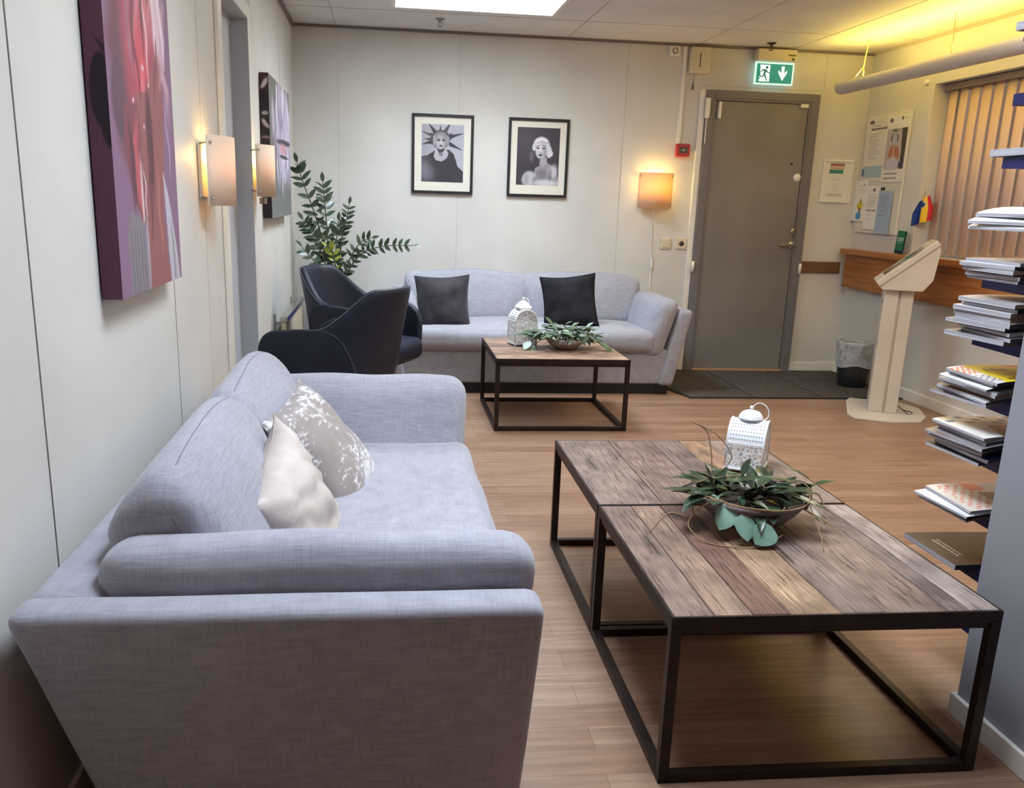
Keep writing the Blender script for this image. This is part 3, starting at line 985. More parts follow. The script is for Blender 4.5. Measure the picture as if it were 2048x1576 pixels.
# ================================================================== LANTERNS
def arch_panel(bm, w, h, r, y, n=14):
    """flat arch outline polygon at y"""
    pts = [(-w / 2, 0), (w / 2, 0), (w / 2, h)] + [(r * math.cos(a), h + r * math.sin(a)) for a in [PI * i / n for i in range(1, n)]] + [(-w / 2, h)]
    return pts


def make_lantern(label, loc, rotz, a, b, hbody, dome, ringr, rows):
    """barrel-vaulted lantern: a = length along x of the vault, b = width of arch face along y"""
    root = thing('lantern', label, 'lantern', loc, rotz)
    r = b / 2; f0 = .008
    bm = bmesh.new(); box(bm, -a / 2 - .004, a / 2 + .004, -b / 2 - .004, b / 2 + .004, f0, f0 + .008, .002)
    for sx in (-1, 1):
        for sy in (-1, 1):
            box(bm, sx * (a / 2 - .002) - .004, sx * (a / 2 - .002) + .004, sy * (b / 2 - .002) - .004, sy * (b / 2 - .002) + .004, 0, f0)
    obj('base', bm, M_metal_w, root)
    z0 = f0 + .008; zs = z0 + hbody
    # pierced arch faces (planes normal to x)
    for s in (-1, 1):
        bm = bmesh.new(); pts = [(p[0], p[1] + z0) for p in arch_panel(bm, b, hbody, r, 0)]
        x = s * a / 2; prism(bm, pts, 'x', x - .0008, x + .0008)
        ob = obj('arch_panel', bm, M_lace, root)
        # rim
        bm = bmesh.new(); q = [(x, -b / 2, z0)] + [(x, r * math.cos(PI - t_), zs + r * math.sin(t_)) for t_ in [PI * i / 18 for i in range(19)]] + [(x, b / 2, z0)]
        tube(bm, q, .0035, 6); obj('arch_rim', bm, M_metal_w, root)
    for s in (-1, 1):
        bm = bmesh.new(); y = s * b / 2; box(bm, -a / 2, a / 2, y - .0008, y + .0008, z0, zs)
        obj('side_panel', bm, M_lace, root)
        for x in (-a / 2, a / 2):
            pass
        bm = bmesh.new(); box(bm, -a / 2, a / 2, y - .0015, y + .0015, zs - .004, zs + .004); obj('side_rim', bm, M_metal_w, root)
    # vaulted roof with rows of slots
    bm = bmesh.new(); n = 20; m_ = 2
    rings = []
    for i in range(n + 1):
        t_ = PI * i / n
        rings.append([bm.verts.new((x, -r * math.cos(t_), zs + r * math.sin(t_))) for x in (-a / 2, a / 2)])
    for p, q in zip(rings, rings[1:]):
        f = bm.faces.new((p[0], p[1], q[1], q[0])); f.smooth = True
    rf = obj('vaulted_roof', bm, M_metal_w, root, 'all')
    bm = bmesh.new()
    for i in range(rows[0]):
        for side in (0, 1):
            t_ = (.07 + .062 * i) * PI
            if side:
                t_ = PI - t_
            for j in range(rows[1]):
                x = -a / 2 + a * (j + 1) / (rows[1] + 1); ln = a * rows[2] / 2
                c = Vector((x, -(r + .0004) * math.cos(t_), zs + (r + .0004) * math.sin(t_)))
                tg = Vector((0, math.sin(t_), math.cos(t_))) * .0016
                vs = [bm.verts.new(c + Vector((-ln, 0, 0)) - tg), bm.verts.new(c + Vector((ln, 0, 0)) - tg), bm.verts.new(c + Vector((ln, 0, 0)) + tg), bm.verts.new(c + Vector((-ln, 0, 0)) + tg)]
                bm.faces.new(vs)
    obj('roof_slots', bm, mat('slot_shadow_grey', (104, 104, 110), .8), rf)
    zt = zs + r
    bm = bmesh.new()
    if dome == 'dome':
        lathe(bm, [(.022, zt - .008), (.024, zt + .008)], 24)
        lathe(bm, [(.040, zt + .006), (.038, zt + .014), (.028, zt + .026), (.012, zt + .032), (.004, zt + .034), (.004, zt + .037), (.007, zt + .040), (.007, zt + .045), (0, zt + .048)], 28)
        lathe(bm, [(.022, zt - .004), (.040, zt + .006)], 28)
        ztop = zt + .036
    else:
        s_ = .038
        box(bm, -.034, .034, -.034, .034, zt - .010, zt + .010)
        nb = bmesh.new()
        lathe(nb, [(s_ * 1.5, 0), (s_ * 1.42, .006), (s_ * .8, .030), (.010, .042), (.005, .046), (.009, .052), (.006, .060), (0, .062)], 4, (0, 0, zt + .010))
        placed(nb, Matrix.Rotation(PI / 4, 4, 'Z')); merge(bm, nb)
        ztop = zt + .05
    obj('cap', bm, M_metal_w, root, True)
    bm = bmesh.new()
    ring = [(.004 + ringr * (1 - math.cos(t_)) * .9, .0 + ringr * .35 * (1 - math.cos(t_)), ztop + ringr * math.sin(t_) - ringr * .55 * (1 - math.cos(t_)) * .5) for t_ in [2 * PI * i / 24 for i in range(25)]]
    tube(bm, ring, .0018, 6, cap=False); obj('ring_handle', bm, M_metal_w, root)
    return root


make_lantern('white metal lantern with a round dome cap, behind the hoya bowl on the middle table', (1.862, 2.715, TH), -.54, .118, .142, .082, 'dome', .028, (6, 12, .035))
make_lantern('white filigree lantern with a square cap on the far coffee table', (1.475, 5.23, .4164), -PI / 2 + .26, .115, .142, .13, 'square', .024, (4, 1, .72))

# ================================================================== BOWL PLANTS
def leaf(bm, base, direction, up, length, width, droop=.3, fold=.15, n=7, mi=0, round_=.5):
    d = Vector(direction).normalized(); up = Vector(up); side = d.cross(up)
    if side.length < 1e-4:
        side = d.cross(Vector((1, 0, 0)))
    side.normalize(); nrm = side.cross(d).normalized()
    p = Vector(base); rows = []
    for i in range(n + 1):
        t = i / n
        w = width / 2 * (math.sin(PI * t ** (.75 if round_ > .6 else .9)) ** (.7 if round_ > .6 else .95)) if 0 < i < n else .0006
        ang = droop * t
        dd = d * math.cos(ang) - nrm * math.sin(ang); nn = nrm * math.cos(ang) + d * math.sin(ang)
        if i:
            p = p + dd * length / n
        rows.append([bm.verts.new(p - side * w + nn * fold * w), bm.verts.new(p), bm.verts.new(p + side * w + nn * fold * w)])
    for a, b in zip(rows, rows[1:]):
        for q in (0, 1):
            f = bm.faces.new((a[q], a[q + 1], b[q + 1], b[q])); f.material_index = mi; f.smooth = True


def bowl_bm(r, h, th=.008):
    bm = bmesh.new()
    prof = [(0, 0), (r * .42, 0), (r * .62, h * .22), (r * .82, h * .55), (r, h), (r - th, h + .001), (r * .78, h * .58), (r * .55, h * .3), (0, h * .25)]
    lathe(bm, prof, 48)
    return bm


def bez(pts, n=16):
    P_ = [Vector(p) for p in pts]; out = []
    m_ = len(P_)
    P2 = [P_[0] * 2 - P_[1]] + P_ + [P_[-1] * 2 - P_[-2]]
    for s in range(m_ - 1):
        for i in range(n):
            t = i / n; a, b, c, d = P2[s:s + 4]
            out.append(.5 * ((2 * b) + (-a + c) * t + (2 * a - 5 * b + 4 * c - d) * t * t + (-a + 3 * b - 3 * c + d) * t ** 3))
    out.append(P_[-1]); return out


# near bowl with hoya
R_ = random.Random(5)
root = thing('planter_bowl', 'brown stoneware bowl of trailing dark green hoya on the nearest table', 'plant', (1.655, 2.205, TH))
obj('bowl', bowl_bm(.158, .088), M_darkbowl, root, 'all')
bm = bmesh.new(); lathe(bm, [(0, .066), (.12, .064), (.134, .058)], 32); obj('soil', bm, M_soil, root, True)
bm = bmesh.new()
for i in range(84):
    a = R_.uniform(0, 2 * PI); rr = math.sqrt(R_.random()) * .15
    el = R_.uniform(.1, 1.25) * (1 - rr / .26)
    if math.sin(a) < -.5 and rr > .11:
        a += PI
    base = Vector((rr * math.cos(a) * .92 - .015, rr * math.sin(a) * .80 - .0, .070 + R_.uniform(0, .060) * (1 - rr / .2)))
    a2 = a + R_.uniform(-1.1, 1.1)
    L_ = R_.uniform(.070, .130)
    leaf(bm, base, (math.cos(a2), math.sin(a2), el), (0, 0, 1), L_, L_ * R_.uniform(.26, .42), R_.uniform(.2, 1.0), R_.uniform(.05, .3))
# the taller pair at left and leaves reaching right
for b_, d_, L_, w_ in (((-.100, .03, .075), (-.15, .1, 1), .075, .030), ((-.09, .03, .082), (.35, .1, .8), .065, .036), ((-.02, .02, .11), (.2, .1, .7), .06, .026), ((-.06, 0, .10), (.9, -.1, .35), .11, .034),
                       ((.02, .0, .115), (.9, -.15, .05), .12, .034), ((.04, -.02, .105), (.95, -.3, .0), .13, .028), ((.10, .0, .10), (.9, .1, .05), .09, .034), ((.19, .03, .095), (-.6, .3, .45), .085, .030),
                       ((.195, .03, .08), (.9, -.1, .4), .07, .026), ((-.10, 0, .085), (-.95, -.2, .1), .09, .020), ((-.10, .0, .075), (-.9, -.25, -.1), .10, .022), ((-.06, .05, .085), (-.95, .2, .2), .085, .024),
                       ((0, -.03, .1), (-.9, .2, .3), .10, .030), ((.03, -.05, .09), (.3, -.9, .1), .09, .032), ((.08, -.05, .085), (.7, -.7, .0), .09, .034)):
    leaf(bm, (b_[0], b_[1], b_[2] + .016), d_, (0, 0, 1), L_, w_, .35, .2)
obj('foliage', bm, M_hoya, root, 'all')
bm = bmesh.new()
for b_, d_, u_, L_, w_ in (((-.095, -.015, .070), (-1, -.15, -.02), (0, -.3, 1), .095, .045), ((-.095, -.10, .078), (-.45, -.45, -.55), (-.2, -1, .5), .080, .062), ((-.075, -.130, .062), (.0, -.5, -.5), (.1, -1, .5), .075, .060),
                       ((-.005, -.165, .040), (-.65, -.35, -.40), (.1, -1, .9), .072, .068), ((.055, -.09, .070), (.7, -.3, .3), (-.2, -1, .6), .045, .034)):
    leaf(bm, (b_[0], b_[1] - .004, b_[2] + .012), d_, u_, L_, w_, .15, .06, round_=.9)
obj('foliage', bm, M_hoyapale, root, 'all')['label'] = 'broad silvery green leaves'
bm = bmesh.new()
V_ = [
    [(-.10, -.05, .07), (-.165, -.07, .06), (-.205, -.095, .03), (-.17, -.155, .004), (-.09, -.19, .004), (-.02, -.175, .004), (.03, -.16, .025)],
    [(-.17, -.02, .055), (-.19, -.07, .035), (-.25, -.065, .045), (-.305, -.08, .004)],
    [(-.085, .04, .05), (-.095, .05, .11), (-.10, .06, .16), (-.115, .07, .205), (-.155, .08, .226)],
    [(-.155, .08, .226), (-.09, .06, .20), (-.045, .05, .155), (-.05, .05, .13), (-.075, .04, .115)],
    [(.155, -.02, .075), (.195, .0, .070), (.215, -.01, .045), (.205, -.06, .02), (.17, -.05, .03)],
    [(.05, -.13, .075), (.11, -.10, .074), (.15, -.03, .076), (.16, .05, .078)],
    [(-.15, -.03, .077), (-.10, -.11, .076), (-.01, -.155, .075), (.09, -.13, .075), (.155, -.04, .077), (.19, .03, .08)],
    [(-.14, -.05, .079), (-.08, -.125, .078), (.01, -.160, .078), (.10, -.125, .078), (.165, -.02, .08)],
    [(.10, -.13, .07), (.145, -.155, .05), (.165, -.17, .04)], [(.115, -.12, .075), (.12, -.19, .03), (.115, -.22, .004)],
    [(.04, -.13, .076), (.0, -.16, .05), (-.03, -.18, .012)], [(.02, -.03, .10), (.03, -.05, .08), (-.02, -.08, .065)],
    [(.08, .0, .10), (.13, -.03, .105), (.15, -.05, .09), (.15, -.06, .07)], [(-.15, .04, .085), (-.10, .03, .10), (-.02, .02, .11)]]
for pts in V_:
    tube(bm, bez([(p[0], p[1] - (.004 if p[1] < -.1 and p[2] > .06 else 0), p[2] * (1.2 if p[2] > .03 else 1)) for p in pts], 8), .0017, 6)
obj('vines', bm, M_stemw, root, 'all')

# far bowl
R_ = random.Random(11)
root = thing('planter_bowl', 'grey stoneware bowl with dusty green trailing leaves on the far coffee table', 'plant', (1.715, 5.09, .4164))
obj('bowl', bowl_bm(.125, .066), M_ceramic, root, 'all')
bm = bmesh.new(); lathe(bm, [(0, .046), (.09, .044), (.10, .040)], 32); obj('soil', bm, M_soil, root, True)
bm = bmesh.new()
for i in range(190):
    a = R_.uniform(0, 2 * PI); rr = math.sqrt(R_.random()) * .18
    base = Vector((rr * math.cos(a) * 1.05 - .01, rr * math.sin(a) * .55, .066 + R_.uniform(0, .105) * max(0, 1 - rr / .22)))
    a2 = a + R_.uniform(-1.2, 1.2); L_ = R_.uniform(.045, .085)
    leaf(bm, base, (math.cos(a2), math.sin(a2), R_.uniform(-.3, .7)), (R_.uniform(-.5, .5), R_.uniform(-.8, .3), 1), L_, L_ * R_.uniform(.35, .5), R_.uniform(.1, .7), .2)
for b_, d_, L_, w_ in (((-.22, -.04, .05), (-.4, -.5, -.3), .08, .05), ((-.20, -.06, .035), (-.2, -.5, -.6), .07, .035), ((-.23, -.02, .085), (-1, -.2, .15), .11, .03), ((-.15, 0, .09), (-1, -.3, .1), .11, .034),
                       ((.20, -.06, .04), (.8, -.3, -.35), .10, .05), ((.17, -.04, .055), (.9, -.3, -.2), .08, .04), ((-.08, 0, .14), (-.5, .1, .7), .07, .03), ((-.03, 0, .15), (.5, 0, -.4), .09, .03), ((.12, 0, .13), (.6, .1, .5), .06, .02),
                       ((.16, 0, .11), (.7, 0, .5), .055, .03)):
    leaf(bm, b_, d_, (0, -.4, 1), L_, w_, .3, .15)
obj('foliage', bm, M_pothos, root, 'all')
bm = bmesh.new()
for i in range(16):
    a = R_.uniform(PI * .9, PI * 2.1); x, y = math.cos(a), math.sin(a) * .6
    tube(bm, bez([(x * .04, y * .04, .07), (x * .11, y * .12, .10), (x * .17, y * .17, .07), (x * .21, y * .2, .045)], 6), .002, 6)
obj('vines', bm, mat('pale_green_vine', (150, 158, 128), .5), root, 'all')

# ================================================================== ZZ PLANT
root = thing('potted_plant', 'tall green plant with arching leafy stems in a blue square pot in the corner', 'plant', (.28, 6.25, 0))
bm = bmesh.new()
prism(bm, [(-.10, 0), (.10, 0), (.145, .60), (.132, .60), (.125, .55), (-.125, .55), (-.132, .60), (-.145, .60)], 'y', -.0, .0001)
bm.free(); bm = bmesh.new()
lathe(bm, [(0, 0), (.145, 0), (.205, .60), (.188, .60), (.18, .55), (0, .55)], 4)
placed(bm, Matrix.Rotation(PI / 4, 4, 'Z')); obj('pot', bm, M_bluepot, root)
bm = bmesh.new(); lathe(bm, [(0, .565), (.178, .56)], 4); placed(bm, Matrix.Rotation(PI / 4, 4, 'Z')); obj('soil', bm, M_soil, root)
# stems in room coordinates relative to (.28,6.25,0)
ST = [([(-.02, -.02, .55), (-.03, -.04, .80), (-.10, -.06, 1.10), (-.19, -.08, 1.36), (-.22, -.09, 1.47)], 18, .085),
      ([(.0, -.03, .55), (-.02, -.05, .85), (-.04, -.05, 1.15), (-.055, -.06, 1.35)], 17, .085),
      ([(.02, -.02, .55), (.04, -.04, .75), (.07, -.04, 1.0), (.10, -.05, 1.10), (.12, -.05, 1.21)], 15, .07),
      ([(.03, -.03, .55), (.02, -.04, .75), (.03, -.04, .95), (.045, -.05, 1.10)], 13, .075),
      ([(.04, -.02, .55), (.09, -.05, .72), (.20, -.09, .88), (.36, -.13, .94), (.555, -.16, .95)], 18, .065),
      ([(.03, .0, .55), (.07, -.03, .70), (.13, -.05, .86), (.20, -.07, .96), (.27, -.08, .99)], 11, .07),
      ([(-.02, -.03, .55), (-.04, -.06, .78), (-.11, -.08, .97), (-.19, -.08, 1.10)], 17, .08),
      ([(-.04, -.03, .55), (-.06, -.07, .72), (-.13, -.10, .84), (-.20, -.10, .92)], 11, .075),
      ([(.0, -.05, .55), (.02, -.08, .74), (.01, -.09, .88), (-.03, -.10, .93)], 9, .06),
      ([(-.05, -.08, .57), (-.09, -.12, .66), (-.15, -.14, .70)], 6, .06)]
for si, (pts, nl, ll) in enumerate(ST):
    nl = int(nl * .72)
    path = bez(pts, 10); bm = bmesh.new()
    for q_ in path:
        q_.x = max(q_.x, -.265); 
    tube(bm, path, .0068, 8, r2=.0028); stem = obj('stem', bm, M_zzstem, root, 'all')
    bm = bmesh.new(); m_ = len(path); s0 = .30
    for j in range(nl):
        t = s0 + (1 - s0) * j / nl; i = min(int(t * (m_ - 1)), m_ - 2); p = path[i]; d = (path[i + 1] - path[i - 1]).normalized()
        side = d.cross(Vector((.35 * math.sin(si * 2), -1, .1))).normalized()
        for s in (-1, 1):
            dr = side * s * (.9 if (j + si) % 3 else .7) + d * .55 + Vector((0, R_.uniform(-.5, .25), R_.uniform(-.05, .15)))
            l_ = ll * (1 - .35 * abs(t - .65)) * R_.uniform(.85, 1.1)
            if p.x + dr.normalized().x * l_ < -.27:
                dr.x *= .1; dr.y -= .8
            leaf(bm, p, dr, (R_.uniform(-.5, .5), -.9, R_.uniform(.1, .9)), l_, l_ * R_.uniform(.36, .46), .25, .15, n=6, round_=.9)
    leaf(bm, path[-1], d, (0, -.8, .5), ll * .8, ll * .34, .1, .15)
    lo = obj('leaflets', bm, M_zznew if si == 8 else M_zz, stem, 'all')
    if si == 8:
        lo['label'] = 'young yellow-green leaflets'

# ================================================================== WALL ART
MR_left = lambda x, y, z: Matrix(((0, -1, 0, x), (1, 0, 0, y), (0, 0, 1, z), (0, 0, 0, 1)))   # sheet facing +x; its right is +y


def art1(u, v, c):
    c[:] = (128, 92, 122)
    mixc(c, np.clip((v - .55) * 2.0, 0, 1) * .5, (96, 60, 84))
    mixc(c, np.clip(1 - v * 1.4, 0, 1) * .5, (146, 112, 142))
    mixc(c, np.clip((.42 - u) * 3, 0, 1) * np.clip((v - .62) * 5, 0, 1) * .8, (122, 112, 126))
    w = .04 * np.sin(v * 22) + .02 * np.sin(v * 51 + 1)
    # dark petal shape, left
    mixc(c, ell(u + w * .4, v, .26, .60, .20, .26, .5), (104, 52, 66))
    mixc(c, ell(u, v, .17, .50, .13, .10, .2, .3), (84, 60, 76))
    mixc(c, poly(u, v, [(.10, .50), (.20, .41), (.36, .45), (.45, .62), (.30, .75), (.12, .66)]) * .6, (96, 62, 72))
    # large rose-red body
    mixc(c, ell(u, v, .52, .66, .30, .34, .35, .15), (168, 66, 82))
    mixc(c, ell(u + w, v, .42, .78, .07, .22, .6, -.1), (196, 96, 108))
    mixc(c, ell(u + w * .5, v, .60, .86, .09, .20, .6, .05), (204, 112, 118))
    mixc(c, ell(u - w * .6, v, .78, .78, .07, .25, .7, -.15), (220, 186, 196))
    mixc(c, ell(u + w, v, .86, .66, .05, .16, .8, .1) * .9, (206, 164, 178))
    mixc(c, ell(u + w * .3, v, .50, .56, .10, .14, .5, .1), (206, 70, 82))
    mixc(c, ell(u, v, .49, .50, .035, .10, .6), (226, 110, 116))
    mixc(c, ell(u - w, v, .70, .52, .10, .12, .5, .3), (150, 84, 82))
    # stem with brown and dark grooves
    mixc(c, poly(u, v, [(.36, .52), (.80, .56), (.78, .38), (.72, .20), (.78, .0), (.42, .0), (.40, .22), (.30, .38)]), (148, 84, 82))
    mixc(c, poly(u + w * .2, v, [(.18, .48), (.38, .50), (.44, .30), (.40, .16), (.26, .24), (.17, .36)]), (126, 62, 72))
    mixc(c, ell(u, v, .55, .40, .05, .14, .5), (84, 44, 54))
    mixc(c, ell(u + w * .5, v, .34, .33, .04, .13, .5), (192, 84, 92)); mixc(c, ell(u, v, .38, .26, .015, .10, .6), (226, 200, 200))
    mixc(c, ell(u, v, .26, .32, .03, .10, .6), (92, 48, 62))
    mixc(c, poly(u, v, [(.14, .0), (.40, .0), (.40, .18), (.20, .22), (.13, .16)]), (128, 122, 132))
    for k_ in range(5):
        mixc(c, rect(u, v, .17 + k_ * .045, .185 + k_ * .045, 0, .17) * .6, (90, 84, 96))
    mixc(c, ell(u, v, .42, .10, .02, .12, .7), (170, 160, 170))
    # white ribbon lower right
    mixc(c, poly(u, v, [(.74, .33), (.82, .26), (.92, .12), (.97, .0), (.80, .0), (.78, .08)]), (196, 194, 204))
    mixc(c, poly(u, v, [(.84, .20), (.88, .12), (.90, .0), (.86, .0)]), (146, 146, 158))
    for q_, r_ in (((.505, .595), .008), ((.47, .44), .006), ((.58, .555), .006), ((.33, .50), .007)):
        mixc(c, ell(u, v, q_[0], q_[1], r_ * 1.6, r_, .8), (240, 226, 226))
    for (ax, ay, bx, by, tw_, cc_) in ((.60, 1.0, .52, .62, .012, (96, 40, 54)), (.68, .98, .74, .60, .010, (236, 206, 212)), (.44, .92, .36, .58, .016, (112, 50, 64)), (.30, .86, .34, .56, .010, (150, 100, 116)),
                                   (.80, .95, .88, .62, .016, (236, 214, 222)), (.56, .80, .60, .56, .008, (240, 196, 200)), (.38, .70, .46, .48, .010, (120, 44, 58)), (.52, .38, .50, .12, .010, (104, 58, 62)),
                                   (.64, .34, .66, .08, .012, (176, 112, 104)), (.42, .34, .44, .20, .006, (232, 208, 208)), (.76, .70, .66, .50, .014, (120, 60, 66)), (.50, .98, .46, .72, .02, (206, 120, 128)),
                                   (.24, .46, .30, .26, .012, (86, 42, 54)), (.70, .90, .62, .74, .012, (140, 66, 76)), (.84, .54, .90, .30, .010, (176, 150, 176))):
        tt = np.clip(((u - ax) * (bx - ax) + (v - ay) * (by - ay)) / ((bx - ax) ** 2 + (by - ay) ** 2), 0, 1)
        wob = .012 * np.sin(tt * 9 + ax * 40)
        dd = np.hypot(u - ax - (bx - ax) * tt - wob, (v - ay - (by - ay) * tt) * 1.5)
        mixc(c, np.clip(1.3 - dd / (tw_ * (.4 + 1.6 * np.sin(PI * tt))+1e-4), 0, 1), cc_)
    mixc(c, np.full(u.shape, .20), (128, 112, 122))
    c += (np.sin(u * 310) * np.sin(v * 420))[..., None] * 1.5


def art1_side(u, v, c):
    c[:] = (92, 52, 74)
    mixc(c, np.clip(v - .7, 0, 1) * 1.2, (124, 60, 78))
    mixc(c, ell(u, v, .72, .50, .55, .085, .12, .0), (30, 18, 30)); mixc(c, ell(u, v, .95, .455, .42, .085, .15, 0), (30, 18, 30))
    mixc(c, poly(u, v, [(.45, .625), (1, .600), (1, .575), (.80, .595)]), (40, 22, 34))


root = thing('canvas_painting', 'large mauve and red abstract canvas nearest the camera on the left wall', 'painting', (.004, 2.39, 1.47))
cw, chh, ct = .60, .905, .045
bm = bmesh.new(); box(bm, .003, ct - .001, -cw / 2, cw / 2, -chh / 2, chh / 2)
obj('stretcher', bm, mat('mauve_canvas_edge', (88, 50, 72), .7), root)
grid_mesh('canvas_face', M_art, cw, chh, 150, 230, art1, root, MR_left(ct, 0, 0))
grid_mesh('canvas_side', M_art, ct, chh, 24, 200, art1_side, root, Matrix(((1, 0, 0, ct / 2), (0, 1, 0, -cw / 2 - .0005), (0, 0, 1, 0), (0, 0, 0, 1))))


def art2(u, v, c):
    c[:] = (104, 106, 104)
    mixc(c, np.clip(1 - v * 4, 0, 1), (114, 116, 116))
    mixc(c, np.clip(v - .75, 0, 1) * 2, (96, 98, 84))
    mixc(c, ell(u, v, .66, .66, .38, .36, .35), (176, 168, 188))
    rr = random.Random(12)
    tones = [(206, 198, 216), (226, 220, 234), (146, 134, 156), (112, 100, 120), (192, 180, 200), (170, 150, 168)]
    for k_ in range(70):
        x = rr.uniform(.10, .99); y = rr.uniform(.28, .98); ln = rr.uniform(.04, .15)
        if x < .34 and rr.random() < .6:
            continue
        w_ = .02 * np.sin(v * rr.uniform(6, 16) + k_)
        mixc(c, ell(u + w_, v, x, y, rr.uniform(.010, .035), ln, .9, rr.uniform(-.25, .25)), tones[k_ % 6])
    for k_ in range(16):
        x = .38 + k_ * .038
        mixc(c, ell(u + .008 * np.sin(v * 30 + k_), v, x, .30 + .03 * ((k_ * 5) % 4), .012, .07 + .03 * (k_ % 3), .8), (196, 188, 208) if k_ % 2 else (136, 126, 146))
    mixc(c, ell(u, v, .66, .575, .36, .022, .5, .03), (66, 56, 66)); mixc(c, ell(u, v, .62, .525, .16, .04, .7), (190, 140, 150))
    mixc(c, ell(u, v, .64, .462, .22, .014, .5), (62, 56, 66)); mixc(c, ell(u, v, .16, .72, .06, .15, .7, .1), (176, 160, 176))
    mixc(c, ell(u, v, .20, .50, .04, .12, .7), (140, 110, 120))


def art2_side(u, v, c):
    c[:] = (40, 36, 46)
    w = .12 * np.sin(v * 40)
    mixc(c, rect(u, v, 0, 1, .88, 1), (64, 40, 46)); mixc(c, ell(u + w, v, .5, .93, .5, .02, .5, .06), (190, 186, 196))
    mixc(c, ell(u + w, v, .4, .73, .4, .012, .5), (170, 166, 176)); mixc(c, ell(u + w, v, .6, .66, .4, .022, .5, -.06), (176, 170, 180)); mixc(c, ell(u, v, .5, .565, .6, .008, .5), (150, 120, 126))


root = thing('canvas_painting', 'smaller grey and lilac abstract canvas on the left wall behind the second wall lamp', 'painting', (.004, 5.35, 1.50))
cw, chh = .98, .725
bm = bmesh.new(); box(bm, .003, ct - .001, -cw / 2, cw / 2, -chh / 2, chh / 2)
obj('stretcher', bm, mat('grey_canvas_edge', (60, 56, 62), .7), root)
grid_mesh('canvas_face', M_art, cw, chh, 180, 180, art2, root, MR_left(ct, 0, 0))
grid_mesh('canvas_side', M_art, ct, chh, 16, 120, art2_side, root, Matrix(((1, 0, 0, ct / 2), (0, 1, 0, -cw / 2 - .0005), (0, 0, 1, 0), (0, 0, 0, 1))))


def portrait_spikes(u, v, c):
    c[:] = (176, 174, 186)
    mixc(c, np.clip((.45 - u) * 1.5, 0, 1) * .6, (132, 130, 142))
    D1, D2 = (66, 62, 70), (84, 80, 88)
    cx, cy = .44, .74
    for a, l_, wd in ((90, .30, .05), (72, .20, .06), (58, .42, .07), (40, .22, .07), (16, .52, .07), (2, .24, .07), (-24, .52, .07), (112, .20, .06), (128, .42, .07), (150, .26, .08), (158, .46, .05), (180, .34, .06), (196, .42, .06), (206, .24, .07), (28, .30, .05)):
        t_ = math.radians(a); ex, ey = math.cos(t_), math.sin(t_) * .75
        px, py = -math.sin(t_) * wd, math.cos(t_) * wd * .75
        mixc(c, poly(u, v, [(cx + px + ex * .1, cy + py + ey * .1), (cx + ex * l_ * 1.15, cy + ey * l_ * 1.15), (cx - px + ex * .1, cy - py + ey * .1)]), D2 if a % 4 else D1)
    mixc(c, ell(u, v, cx, cy, .22, .16, .15), (84, 80, 88)); mixc(c, ell(u, v, cx + .01, cy - .01, .185, .145, .2), (138, 135, 144))
    mixc(c, poly(u, v, [(0, .44), (.14, .46), (.26, .52), (.34, .56), (.64, .57), (.76, .50), (.82, .38), (.86, .28), (1.0, .19), (1, 0), (0, 0)]), (58, 56, 64))
    mixc(c, poly(u, v, [(.30, .50), (.34, .58), (.58, .58), (.64, .50), (.60, .42), (.48, .36), (.34, .38), (.29, .44)]), (176, 173, 182))
    mixc(c, poly(u, v, [(.36, .58), (.56, .58), (.50, .52), (.42, .50)]), (66, 62, 70)); mixc(c, ell(u, v, .46, .48, .05, .03, .6), (128, 124, 132))
    mixc(c, ell(u, v, .455, .70, .125, .13, .12), (150, 147, 156)); mixc(c, ell(u, v, .44, .69, .10, .11, .5), (180, 177, 186))
    mixc(c, ell(u, v, .40, .725, .038, .016, .5), (60, 56, 64)); mixc(c, ell(u, v, .515, .725, .036, .016, .5), (60, 56, 64))
    mixc(c, ell(u, v, .40, .755, .045, .006, .8), (90, 86, 94)); mixc(c, ell(u, v, .52, .755, .045, .006, .8), (90, 86, 94))
    mixc(c, ell(u, v, .465, .69, .014, .035, .8), (204, 202, 208)); mixc(c, ell(u, v, .458, .632, .034, .015, .4), (56, 50, 58))
    for k_ in range(9):
        mixc(c, ell(u, v, .30 + .012 * math.sin(k_ * 3), .65 + k_ * .018, .022, .009, .5), (170, 168, 178)); mixc(c, ell(u, v, .63 + .012 * math.cos(k_ * 2), .64 + k_ * .019, .024, .009, .5), (160, 158, 168))
    mixc(c, ell(u, v, .06, .22, .16, .18, 1.2, .5) * .7, (140, 138, 148)); mixc(c, ell(u, v, .18, .10, .16, .10, 1.4, .6) * .4, (130, 128, 138))


